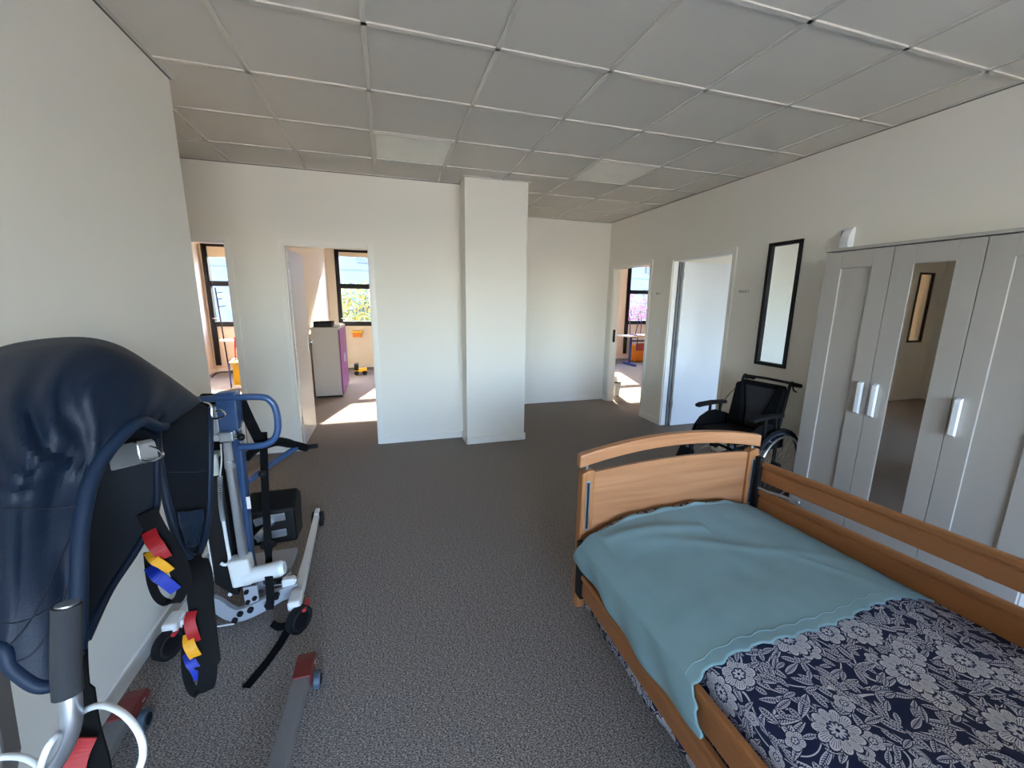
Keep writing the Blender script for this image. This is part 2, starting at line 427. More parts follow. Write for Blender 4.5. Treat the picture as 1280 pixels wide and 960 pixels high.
# suspended ceiling: slab, rails, tiles
ceil = struct(B(-2.97, XR + .1, -4.42, 5.82, H + .03, H + .12).build('ceiling', 'tile', origin=(0, 0, 0)))
GX = [-.032 + .6 * i for i in range(-5, 6)]; GY = [2.138 + .6 * j for j in range(-11, 6)]
PANELS = [(-.032, 3.338), (1.768, 3.338)]
def in_room(x, y):
    if x > XR or y < -4.3: return False
    if y > 5.72: return False
    if y > 4.43 and x < 1.43: return False
    if y > 4.17 and .785 < x < 1.43: return False
    if x < -1.06 and y < 2.93: return False
    return x > -2.85
def clip_rects(x0, x1, y0, y1):
    xs = sorted({x0, x1} | {v for v in (-2.85, -1.06, .785, 1.43, XR) if x0 < v < x1})
    ys = sorted({y0, y1} | {v for v in (-4.3, 2.93, 4.17, 4.43, 5.72) if y0 < v < y1})
    cells = [(a, b, c, d) for a, b in zip(xs, xs[1:]) for c, d in zip(ys, ys[1:]) if in_room((a + b) / 2, (c + d) / 2)]
    if not cells: return []
    if len(cells) == (len(xs) - 1) * (len(ys) - 1): return [(xs[0], xs[-1], ys[0], ys[-1])]
    return cells
full = None
for i in range(len(GX) + 1):
    for j in range(len(GY) + 1):
        x0 = GX[i - 1] if i else GX[0] - .6; x1 = x0 + .6; y0 = GY[j - 1] if j else GY[0] - .6; y1 = y0 + .6
        if any(abs(x0 - a_) < .01 and abs(y0 - b_) < .01 for a_, b_ in PANELS): continue
        cells = clip_rects(x0 + .008, x1 - .008, y0 + .008, y1 - .008)
        if not cells: continue
        if len(cells) == 1 and abs(cells[0][1] - cells[0][0] - .584) < 1e-6 and abs(cells[0][3] - cells[0][2] - .584) < 1e-6:
            if full is None:
                me = bpy.data.meshes.new('ceiling_tile'); q = B(-.292, .292, -.292, .292, 0, .015); me.from_pydata(q.v, [], q.f); me.materials.append(M['tile']); full = me
            o = bpy.data.objects.new('ceiling_tile', full); COL.objects.link(o); o.parent = ceil
            o.location = (x0 + .3, y0 + .3, H + .006 + random.uniform(0, .0012)); o.rotation_euler = (random.uniform(-.002, .002), random.uniform(-.002, .002), 0)
        else:
            mb = MB()
            for a_, b_, c_, d_ in cells: mb.box(a_, b_, c_, d_, H + .006, H + .021)
            mb.build('ceiling_tile', 'tile', ceil)
def rail_cells(x0, x1, y0, y1):
    mb = MB(); ok = False
    st = 40; lx, ly = (x1 - x0) > (y1 - y0), 0
    for a_, b_, c_, d_ in clip_rects(x0, x1, y0, y1): mb.box(a_, b_, c_, d_, H - .001, H + .010); ok = True
    if ok: mb.build('ceiling_rail', 'rail', ceil)
for x in GX: rail_cells(x - .012, x + .012, -4.3, 5.72)
for y in GY: rail_cells(-2.85, XR, y - .012, y + .012)
mb = MB()
for a_ in [(XR - .018, XR, -4.3, 5.72), (1.43, XR, 5.702, 5.72), (-2.85, .785, 4.412, 4.43), (.767, .785, 4.17, 4.43), (.767, 1.448, 4.152, 4.17), (1.43, 1.448, 4.17, 5.72), (-1.06, -1.042, -4.3, 2.95), (-2.85, -1.06, 2.93, 2.948)]:
    mb.box(a_[0], a_[1], a_[2], a_[3], H - .004, H + .004)
o = struct(mb.build('trim_1', 'rail', origin=(0, 0, 0)))
mb = MB()
for a_ in [(XR - .006, XR, -4.3, 5.72), (1.43, XR, 5.714, 5.72), (-2.85, .785, 4.424, 4.43), (-1.06, -1.054, -4.3, 2.935)]:
    mb.box(a_[0], a_[1], a_[2], a_[3], H - .008, H - .003)
struct(mb.build('trim_2', 'shadow_trim', origin=(0, 0, 0)))  # dark grey strip paints in the shadow gap along the ceiling edge

# baseboards
def bb(name, rects, material='trim'):
    mb = MB()
    for a_ in rects: mb.box(a_[0], a_[1], a_[2], a_[3], 0, .075)
    return struct(mb.build(name, material, bevel=.003, origin=(0, 0, 0)))
bb('baseboard_left', [(-1.06, -1.046, -4.3, 2.944), (-2.85, -1.046, 2.93, 2.944)])
bb('baseboard_back_left', [(-2.85, -2.19, 4.416, 4.43), (-1.30, -.93, 4.416, 4.43), (-.082, .771, 4.416, 4.43)])
bb('baseboard_pillar', [(.771, .785, 4.156, 4.43), (.771, 1.444, 4.156, 4.17), (1.43, 1.444, 4.17, 5.72)])
bb('baseboard_back', [(1.444, XR, 5.706, 5.72)])
bb('baseboard_right', [(XR - .014, XR, -4.3, 3.31), (XR - .014, XR, 4.28, 4.63), (XR - .014, XR, 5.605, 5.72)])
bb('baseboard_far_rooms', [(-3.47, -1.29, 9.886, 9.9), (-1.17, 2.1, 9.886, 9.9), (XR + .1, 8.1, 9.886, 9.9), (-1.17, -1.156, 4.53, 9.9), (-1.304, -1.29, 4.53, 9.9), (-3.47, -3.456, 4.53, 9.9)])

# doors: frames are structure, leaves are things that swing
def frame_x(name, xa, xb, y0, y1, top=2.02, w_=.045):
    mb = MB()
    for s in (0, 1):
        y = (y0 - .012, y0) if s == 0 else (y1, y1 + .012)
        mb.box(xa - w_, xa, y[0], y[1], 0, top + w_); mb.box(xb, xb + w_, y[0], y[1], 0, top + w_); mb.box(xa, xb, y[0], y[1], top, top + w_)
    mb.box(xa, xa + .012, y0, y1, 0, top); mb.box(xb - .012, xb, y0, y1, 0, top); mb.box(xa + .012, xb - .012, y0, y1, top - .012, top)
    return struct(mb.build(name, 'trim', bevel=.002, origin=((xa + xb) / 2, y0, 0)))
def frame_y(name, ya, yb, x0, x1, top=2.02, w_=.045):
    mb = MB()
    for s in (0, 1):
        x = (x0 - .012, x0) if s == 0 else (x1, x1 + .012)
        mb.box(x[0], x[1], ya - w_, ya, 0, top + w_); mb.box(x[0], x[1], yb, yb + w_, 0, top + w_); mb.box(x[0], x[1], ya, yb, top, top + w_)
    mb.box(x0, x1, ya, ya + .012, 0, top); mb.box(x0, x1, yb - .012, yb, 0, top); mb.box(x0, x1, ya + .012, yb - .012, top - .012, top)
    return struct(mb.build(name, 'trim', bevel=.002, origin=(x0, (ya + yb) / 2, 0)))
frame_x('door_1', -2.14, -1.345, 4.43, 4.53)
frame_x('door_2', -.885, -.127, 4.43, 4.53)
d3 = frame_y('door_3', 4.675, 5.56, XR, XR + .10)
d4 = frame_y('door_4', 3.352, 4.235, XR, XR + .10)
B(XR + .03, XR + .07, 5.545, 5.549, .93, 1.12).build('strike_plate', 'black_plastic', d3)
B(XR + .066, XR + .10, 4.205, 4.223, .005, 2.005).build('seal_strip', 'jamb_dark', d4)
# leaf of the middle-left door, swung into its room
lf = empty('door_leaf', (-.868, 4.53, 0), 'white door leaf swung open into the room with the purple cabinet', 'door')
B(-.905, -.868, 4.545, 5.29, .008, 2.0).build('panel', 'door_white', lf, bevel=.002)
hd = MB().tube([(-.868, 5.22, 1.04), (-.82, 5.22, 1.04), (-.815, 5.20, 1.04), (-.815, 5.11, 1.04)], .009).build('handle', 'alu', lf, smooth=True)
B(-.868, -.863, 5.195, 5.245, .93, 1.10).build('backplate', 'alu', hd)
for z in (.25, 1.0, 1.8): MB().cyl((-.872, 4.538, z), (-.872, 4.538, z + .08), .007, 10).build('hinge', 'alu', lf, smooth=True)
lf2 = empty('door_leaf', (XR + .1, 4.20, 0), 'pale blue-white door leaf standing open in the doorway beside the tall interior window', 'door')
B(XR + .105, XR + .935, 4.165, 4.205, .008, 2.0).build('panel', 'door_white', lf2, bevel=.002)
for z in (.25, 1.0, 1.8): MB().cyl((XR + .103, 4.16, z), (XR + .103, 4.16, z + .08), .007, 10).build('hinge', 'alu', lf2, smooth=True)

# tall interior windows with black frames
def interior_win(name, plane, a0, a1, z0, z1, t0, t1):
    mb = MB(); w_ = .03
    def bx(a, b, c, d, s, e):
        if plane == 'x': mb.box(s, e, a, b, c, d)
        else: mb.box(a, b, s, e, c, d)
    bx(a0, a0 + w_, z0, z1, t0, t1); bx(a1 - w_, a1, z0, z1, t0, t1); bx(a0 + w_, a1 - w_, z0, z0 + w_, t0, t1); bx(a0 + w_, a1 - w_, z1 - w_, z1, t0, t1)
    o = struct(mb.build(name, 'black_frame', origin=((t0, (a0 + a1) / 2, z0) if plane == 'x' else ((a0 + a1) / 2, t0, z0))))
    mb = MB(); tm = (t0 + t1) / 2
    if plane == 'x': mb.box(tm - .003, tm + .003, a0 + w_, a1 - w_, z0 + w_, z1 - w_)
    else: mb.box(a0 + w_, a1 - w_, tm - .003, tm + .003, z0 + w_, z1 - w_)
    mb.build('pane', 'glass', o)
    return o
interior_win('window_1', 'x', 2.64, 2.955, .98, 2.05, XR - .012, XR + .03)
interior_win('window_2', 'y', -2.61, -2.26, .95, 2.04, 4.418, 4.452)

# facade windows: black frames, two transoms, casement post running down
def facade_win(k, xa, xb, y=9.9, full_post=True, blind=.12):
    mb = MB()
    mb.box(xa, xa + .085, y - .05, y + .06, .15 if full_post else .95, 2.58)
    mb.box(xb - .07, xb, y - .03, y + .06, .95, 2.58)
    for z0, z1 in ((.95, 1.05), (1.765, 1.865), (2.53, 2.58)): mb.box(xa + .085, xb - .07, y - .03, y + .06, z0, z1)
    o = struct(mb.build('window_%d' % k, 'black_frame', origin=(xa, y, 0)))
    for z0, z1 in ((1.05, 1.765), (1.865, 2.53)):
        B(xa + .085, xb - .07, y + .012, y + .018, z0, z1).build('pane', 'glass', o)
    B(xa + .02, xa + .06, y - .075, y - .05, 1.0, 2.5).build('casement_rail', 'black_frame', o)
    h_ = MB().tube([(xa + .06, y - .05, 1.12), (xa + .06, y - .10, 1.12), (xa + .16, y - .10, 1.12)], .009, 8).build('window_handle', 'alu', o, smooth=True)
    if blind: B(xa + .09, xb - .07, y - .02, y + .01, 2.53 - blind, 2.53).build('blind', 'blind', o)
facade_win(3, -3.42, -1.42, blind=.20)
facade_win(4, -.99, -.20, blind=.09)
facade_win(5, .39, 1.7)
facade_win(6, 4.2, 5.62, full_post=False)
facade_win(7, 6.25, 7.85, blind=.06)
# rear windows behind the camera
def rear_win(k, xa, xb, yy, z0, z1):
    mb = MB(); y0, y1 = yy - .03, yy + .03
    mb.box(xa, xa + .06, y0, y1, z0, z1); mb.box(xb - .06, xb, y0, y1, z0, z1)
    mb.box(xa + .06, xb - .06, y0, y1, z0, z0 + .06); mb.box(xa + .06, xb - .06, y0, y1, z1 - .06, z1)
    n_ = 3
    for i in range(1, n_):
        x = xa + (xb - xa) * i / n_; mb.box(x - .04, x + .04, y0, y1, z0 + .06, z1 - .06)
    o = struct(mb.build('window_%d' % k, 'black_frame', origin=(xa, y0, 0)))
    for i in range(n_):
        a_ = xa + (xb - xa) * i / n_ + (.06 if i == 0 else .04); b_ = xa + (xb - xa) * (i + 1) / n_ - (.06 if i == n_ - 1 else .04)
        B(a_, b_, yy - .003, yy + .003, z0 + .06, z1 - .06).build('pane', 'glass', o)
rear_win(8, -.9, 3.1, -4.36, .55, 2.45); rear_win(9, 3.9, 6.7, -2.06, .9, 2.4)


# ================================================================= ROOM FITTINGS
for (x0, y0), lab in zip(PANELS, ('square ceiling light panel left of the pillar, before the purple-cabinet doorway', 'square ceiling light panel to the right of the pillar')):
    lp = empty('ceiling_light', (x0 + .3, y0 + .3, H), lab, 'ceiling light', 'square light panels in the ceiling grid')
    mb = MB(); a_, b_, c_, d_ = x0 + .012, x0 + .588, y0 + .012, y0 + .588
    mb.box(a_, a_ + .014, c_, d_, H - .004, H + .02); mb.box(b_ - .014, b_, c_, d_, H - .004, H + .02)
    mb.box(a_ + .014, b_ - .014, c_, c_ + .014, H - .004, H + .02); mb.box(a_ + .014, b_ - .014, d_ - .014, d_, H - .004, H + .02)
    mb.build('frame', 'rail', lp)
    B(a_ + .014, b_ - .014, c_ + .014, d_ - .014, H, H + .012).build('diffuser', 'diffuser', lp)

def text_part(txt, size, loc, rot, parent, material='sign_text', name='lettering'):
    cu = bpy.data.curves.new(name, 'FONT'); cu.body = txt; cu.size = size; cu.align_x = 'CENTER'; cu.align_y = 'CENTER'; cu.extrude = .0006; cu.resolution_u = 3
    t = bpy.data.objects.new('tmp', cu); COL.objects.link(t); bpy.context.view_layer.update()
    me = bpy.data.meshes.new_from_object(t); bpy.data.objects.remove(t)
    mw = Matrix.Translation(loc) @ rot.to_4x4(); me.transform(W(parent) @ mw)
    me.name = name; me.materials.clear()
    return link(name, me, material, parent)
RX = Matrix(((0, 0, -1), (-1, 0, 0), (0, 1, 0)))     # text lying on wall_right, facing -X
for y, tx, s, lab in ((3.175, 'SALLE 2', .034, 'small clear wall sign reading SALLE 2 between doorway and tall black-framed window'), (4.475, 'SALLE 1', .026, 'small clear wall sign between the two doorways in the right wall')):
    sg = empty('room_sign', (XR, y, 1.64), lab, 'sign')
    B(XR - .003, XR, y - .085, y + .085, 1.60, 1.69).build('plate', 'wall', sg)
    text_part(tx, s, (XR - .0035, y, 1.642), RX, sg)
sw = empty('light_switch', (XR, 4.435, 1.17), 'white light switch on the wall between the two right doorways', 'light switch')
B(XR - .010, XR, 4.395, 4.475, 1.13, 1.21).build('plate', 'door_white', sw, bevel=.003)
B(XR - .014, XR - .010, 4.412, 4.458, 1.145, 1.195).build('rocker', 'handle_white', sw, bevel=.002)
ws = empty('wall_sensor', (XR, 2.28, 1.92), 'small curved white device fixed to the wall just above the wardrobe', 'sensor')
pr = [(XR, 1.90), (XR - .02, 1.90), (XR - .05, 1.915), (XR - .062, 1.96), (XR - .058, 2.01), (XR - .042, 2.05), (XR - .02, 2.075), (XR, 2.08)]
MB().prism([(p[0], p[1]) for p in pr], 'y', 2.255, 2.315).build('casing', 'handle_white', ws, bevel=.003)
B(XR - .035, XR, 2.315, 2.332, 1.91, 2.06).build('side_cover', 'lift_grey', ws, bevel=.003)

# ---------------------------------------------------------------- wardrobe
wd = empty('wardrobe', (3.06, 1.53, 0), 'white three-door wardrobe with a mirror in its middle door', 'wardrobe')
WX = 2.85
mb = MB(); mb.box(WX + .02, XR - .01, .935, .953, 0, 1.868); mb.box(WX + .02, XR - .01, 2.103, 2.121, 0, 1.868)
mb.box(WX + .02, XR - .01, .953, 2.103, .06, .078); mb.box(XR - .016, XR - .010, .953, 2.103, .078, 1.868); mb.box(WX + .035, WX + .05, .953, 2.103, 0, .06)
mb.build('body', 'wardrobe', wd)
B(WX - .004, XR - .01, .93, 2.125, 1.868, 1.886).build('top', 'wardrobe', wd, bevel=.001)
hy = (1.766, 1.684, 1.298)
for i, (ya, yb) in enumerate(((1.7285, 2.1185), (1.3345, 1.7245), (.9405, 1.3305))):
    dz0, dz1, s_ = .065, 1.862, .105
    mb = MB(); mb.box(WX, WX + .019, ya, ya + s_, dz0, dz1); mb.box(WX, WX + .019, yb - s_, yb, dz0, dz1)
    mb.box(WX, WX + .019, ya + s_, yb - s_, dz0, dz0 + s_); mb.box(WX, WX + .019, ya + s_, yb - s_, dz1 - s_, dz1)
    mb.box(WX + .011, WX + .019, ya + s_, yb - s_, dz0 + s_, dz1 - s_)
    d_ = mb.build('door', 'wardrobe', wd, bevel=.0012)
    if i == 1:
        d_['label'] = 'middle wardrobe door with a tall mirror'
        B(WX + .006, WX + .0105, ya + s_ + .002, yb - s_ - .002, dz0 + s_ + .002, dz1 - s_ - .002).build('mirror', 'mirror', d_)
    y = hy[i]
    mb = MB(); mb.prism([(WX - .004, .845), (WX - .026, .855), (WX - .028, 1.045), (WX - .004, 1.055)], 'y', y - .013, y + .013)
    mb.box(WX - .006, WX, y - .009, y + .009, .86, 1.04)
    mb.build('handle', 'handle_white', d_, bevel=.002)

# ---------------------------------------------------------------- hospital bed
bed = empty('hospital_bed', (1.30, .50, 0), 'beech hospital bed with arched end board and wooden side rails', 'bed')
YE = 1.545
def arch(xa, xb, z_a, z_b, rise, n=16):
    return [(xa + (xb - xa) * i / n, z_a + (z_b - z_a) * i / n + rise * (1 - (2 * i / n - 1) ** 2) * (1.0)) for i in range(n + 1)]
tr_ = arch(.788, 1.806, .862, .868, .056); br_ = arch(.788, 1.806, .803, .806, .058)
MB().prism(tr_ + br_[::-1], 'y', YE - .018, YE + .020).build('top_rail', 'beech_x', bed, bevel=.007, seg=3)
tp = arch(.862, 1.738, .772, .782, .022); 
MB().prism(tp + [(1.738, .30), (.862, .30)], 'y', YE - .008, YE + .010).build('end_board', 'beech_x', bed, bevel=.002)
for xa, top in ((.800, .775), (1.738, .785)):
    p_ = MB().prism([(xa, .10), (xa + .062, .10), (xa + .062, top + .012), (xa + .035, top + .016), (xa, top)], 'y', YE - .022, YE + .022).build('post', 'beech_z', bed, bevel=.006, seg=3)
    xm = xa + .031
    B(xm - .011, xm + .011, YE - .0235, YE - .021, .50, top - .035).build('slot_strip', 'alu', p_, bevel=.001)
    B(xm - .0045, xm + .0045, YE - .0245, YE - .0225, .51, top - .043).build('slot', 'black_plastic', p_)
    MB().cyl((xm, YE, top), (xm, YE, top + .06), .006, 10).build('pin', 'alu', p_, smooth=True)
# right side rails, raised
def rail_profile(z0, z1, x, t=.022):
    g = z1 - .030
    return [(x + .004, z0 + .004), (x + t, z0 + .004), (x + t, z1 - .004), (x + t - .005, z1), (x + .002, z1), (x - .003, z1 - .005), (x - .003, g + .006), (x + .010, g + .000), (x + .010, g - .006), (x + .004, g - .010)]
def side_rail(x, z0, z1, ya, yb, sl, name='side_rail'):
    pf = rail_profile(z0, z1, x); n = len(pf); mb = MB()
    vs = [(p[0], ya, p[1]) for p in pf] + [(p[0], yb, p[1] + sl * (ya - yb)) for p in pf]
    mb.add(vs, [tuple(range(n)), tuple(range(n, 2 * n))[::-1]] + [(i, i + n, (i + 1) % n + n, (i + 1) % n) for i in range(n)])
    return mb.build(name, 'beech_y', bed, bevel=.0015)
side_rail(1.792, .632, .738, 1.495, -.55, .043)
side_rail(1.792, .455, .588, 1.495, -.55, .043)
side_rail(.792, .205, .318, 1.470, -.55, 0)
side_rail(.798, .334, .447, 1.470, -.55, 0)
B(1.776, 1.806, 1.492, 1.530, .44, .762).build('rail_bracket', 'black_plastic', bed, bevel=.005)
B(.786, .812, 1.467, 1.522, .19, .46).build('rail_bracket', 'black_plastic', bed, bevel=.005)
MB().tube([(1.787, 1.50, .60), (1.80, 1.45, .595), (1.815, 1.40, .60), (1.82, 1.30, .61)], .007, 8).build('rail_catch', 'alu', bed, smooth=True)
# under frame
mb = MB(); mb.box(.86, .90, -.5, 1.52, .27, .33); mb.box(1.70, 1.74, -.5, 1.52, .27, .33)
for y in (-.45, .1, .7, 1.3): mb.box(.90, 1.70, y, y + .05, .28, .32)
mb.box(1.0, 1.6, -.1, 1.0, .14, .18); mb.box(1.05, 1.09, -.35, 1.3, .12, .17); mb.box(1.51, 1.55, -.35, 1.3, .12, .17)
mb.build('under_frame', 'lift_grey', bed)
for x in (1.07, 1.53):
    for y in (-.33, 1.28):
        MB().cyl((x - .02, y, .062), (x + .02, y, .062), .062, 20).build('caster', 'black_rubber', bed, smooth=True)
# head board (behind the camera side of the frame)
MB().prism(arch(.80, 1.80, .90, .90, .05) + [(1.80, .3), (.80, .3)], 'y', -.60, -.575).build('head_board', 'beech_x', bed, bevel=.005)

mt_ = empty('mattress', (1.30, .50, .335), 'blue-grey mattress lying in the beech bed under the printed duvet', 'mattress')
B(.855, 1.745, -.55, 1.50, .335, .475).build('core', 'grey_fabric', mt_, bevel=.03, seg=3)

def bedz(x, y):
    u = (x - .83) / .94
    c = max(0.0, 1 - abs(2 * u - 1) ** 3.2)
    z = .478 + .062 * c + .028 * max(0, min(1, (u - .6) / .35)) * (1.5 - y)
    z += .012 * max(0, min(1, (y - 1.25) / .25)) * c + .022 * max(0, (y - 1.465) / .04) * c
    z += .006 * noise.noise(Vector((x * 4, y * 4, 1))) + .0035 * noise.noise(Vector((x * 11, y * 7, 4)))
    return z
def cloth_grid(name, material, fn, nu, nv, th, uvscale=None, parent=None):
    vs = []; uvs = []
    for i in range(nu + 1):
        for j in range(nv + 1):
            p, q = fn(i / nu, j / nv); vs.append(Vector(p)); uvs.append(q)
    fs = [(i * (nv + 1) + j, (i + 1) * (nv + 1) + j, (i + 1) * (nv + 1) + j + 1, i * (nv + 1) + j + 1) for i in range(nu) for j in range(nv)]
    org = sum(vs, Vector()) / len(vs) if parent is None else Vector()
    inv = W(parent)
    me = bpy.data.meshes.new(name); me.from_pydata([inv @ v - org for v in vs], [], fs)
    uvl = me.uv_layers.new(name='UVMap')
    for l in me.loops: uvl.data[l.index].uv = uvs[l.vertex_index]
    o = link(name, me, material, parent, True)
    if parent is None: o.location = org
    s = o.modifiers.new('thickness', 'SOLIDIFY'); s.thickness = th; s.offset = 0
    return o
# duvet: arc-length across: hangs on the left inside the rail down below it, lies over the mattress, ends at right rail
def duvet(u, v):
    y = 1.512 - 2.04 * v
    LEN = .40 + .94 + .05; s = u * LEN
    rip = .010 * sin(y * 9 + 1) + .007 * sin(y * 23)
    if s < .36:
        z = .475 - (.36 - s); x = .850 + .6 * rip * min(1, (.36 - s) / .15) - .012 * min(1, (.36 - s) / .2)
        z = max(z, .085 + .02 * sin(y * 7))
    elif s < .40:
        t = (s - .36) / .04; x = .850 + .008 * t; z = .475 + (bedz(.858, y) - .475) * t
    elif s < 1.30:
        x = .858 + (s - .40); z = bedz(x, y)
    else:
        x = 1.758 + min(.032, (s - 1.30)); z = bedz(1.758, y) - max(0, s - 1.335) * 1.2
    if v < .02: z -= .02 * (1 - v / .02)
    return (x, y, z), (s, y)
dv = tag(cloth_grid('duvet', 'floral', duvet, 110, 130, .012), 'navy duvet printed with cream flowers and leaves, spread over the bed', 'duvet')
# teal blanket
def blanket(u, v):
    "u from left drape to right, v from foot end to hem"
    hem = .76 + .012 * sin(u * 9) + .03 * u * (1 - u)
    foot = 1.482 + .006 * sin(u * 40)
    if u < .14: foot = 1.482 + .03 * (1 - u / .14)
    y = foot + (hem - foot) * v
    wv = 0
    if v > .93: y += -.010 * max(0, sin(u * 90)) * (v - .93) / .07
    s = u * 1.16
    if s < .165:
        t = 1 - s / .165
        hang = .10 + .02 * sin(y * 8)
        z = .462 - t * (hang + .012); x = .786 - .014 * sin(t * 2.2) - .006 * sin(y * 30 + t * 3) * t
        y -= (v > .5) * (v - .5) * .10 * t
        y += (v < .06) * .02 * t
    elif s < .24:
        t = (s - .165) / .075; x = .786 + .070 * t; z = .462 + (bedz(.856, y) + .016 - .462) * t + .008 * sin(pi * t)
    else:
        x = .856 + (s - .24); x = min(x, 1.776)
        z = bedz(x, y) + .016
        z += .004 * noise.noise(Vector((x * 6, y * 6, 9)))
        a = (x - 1.28) * .5 + (y - 1.18); z += .006 * math.exp(-(a / .03) ** 2) * math.exp(-((x - 1.35) / .3) ** 2)
        d = (x - 1.52) + (y - .98) * .6; z += .007 * math.exp(-(d / .02) ** 2) * math.exp(-((y - .95) / .09) ** 2)
        z += .007 * math.exp(-(((y - 1.40) + .25 * (x - .95)) / .03) ** 2) * (x < 1.3)
        z -= .004 * (y > 1.46) * (y - 1.46) / .04
    return (x, y, z), (s, y)
bl = tag(cloth_grid('blanket', 'teal', blanket, 150, 110, .006), 'plain grey-teal blanket with scalloped hem laid over the foot half of the bed', 'blanket')
sv = []
for i in range(4, 150):
    p, _ = blanket(i / 150, .955); sv.append(Vector(p) + Vector((0, .006 * sin(i * 90 / 150.0 * 1.0), .0035)))
MB().tube(sv, .0016, 6).build('hem_seam', 'teal', bl, smooth=True) if False else None
inv_o = bl
mb = MB(); mb.tube([q - bl.location for q in sv], .0018, 6); o = mb.build('hem_seam', 'teal', None, smooth=True, origin=(0, 0, 0)); o.parent = bl

# ---------------------------------------------------------------- wheelchair
wc = empty('wheelchair', (2.67, 2.50, 0), 'black manual wheelchair parked behind the bed between doorway and wardrobe', 'wheelchair')
TH = radians(188); FX, FY = cos(TH), sin(TH)
def WCp(u, v, z): return Vector((2.67 + u * FX + v * FY, 2.50 + u * FY - v * FX, z))   # v > 0 is the far side
def wheel(side):
    c = WCp(-.12, side * .275, .30); ax = (WCp(0, 1, 0) - WCp(0, 0, 0)).normalized() * (1 if side > 0 else -1)
    e1 = (WCp(1, 0, 0) - WCp(0, 0, 0)).normalized(); e2 = Vector((0, 0, 1))
    ring = lambda r, off: [c + ax * off + (e1 * cos(t) + e2 * sin(t)) * r for t in [2 * pi * k / 40 for k in range(40)]]
    o = MB().tube(ring(.283, 0), .0165, 8, closed=True, up=ax).build('rear_wheel', 'black_rubber', wc, smooth=True)
    MB().tube(ring(.262, 0), .010, 8, closed=True, up=ax).build('rim', 'rim_blue', o, smooth=True)
    mb = MB(); mb.tube(ring(.245, .034), .0085, 8, closed=True, up=ax)
    for k in range(6):
        t = 2 * pi * k / 6; d = e1 * cos(t) + e2 * sin(t); mb.cyl(c + d * .258, c + d * .246 + ax * .034, .004, 6)
    mb.build('hand_rim', 'chrome', o, smooth=True)
    mb = MB()
    for k in range(24):
        t = 2 * pi * k / 24; t2 = t + (.5 if k % 2 else -.5)
        mb.cyl(c + ax * .02 * (1 if k % 2 else -1) + (e1 * cos(t2) + e2 * sin(t2)) * .025, c + (e1 * cos(t) + e2 * sin(t)) * .258, .0013, 4)
    mb.build('spokes', 'steel', o)
    mb = MB(); mb.cyl(c - ax * .028, c + ax * .028, .028, 16); mb.build('hub', 'black_plastic', o, smooth=True)
for s in (-1, 1): wheel(s)
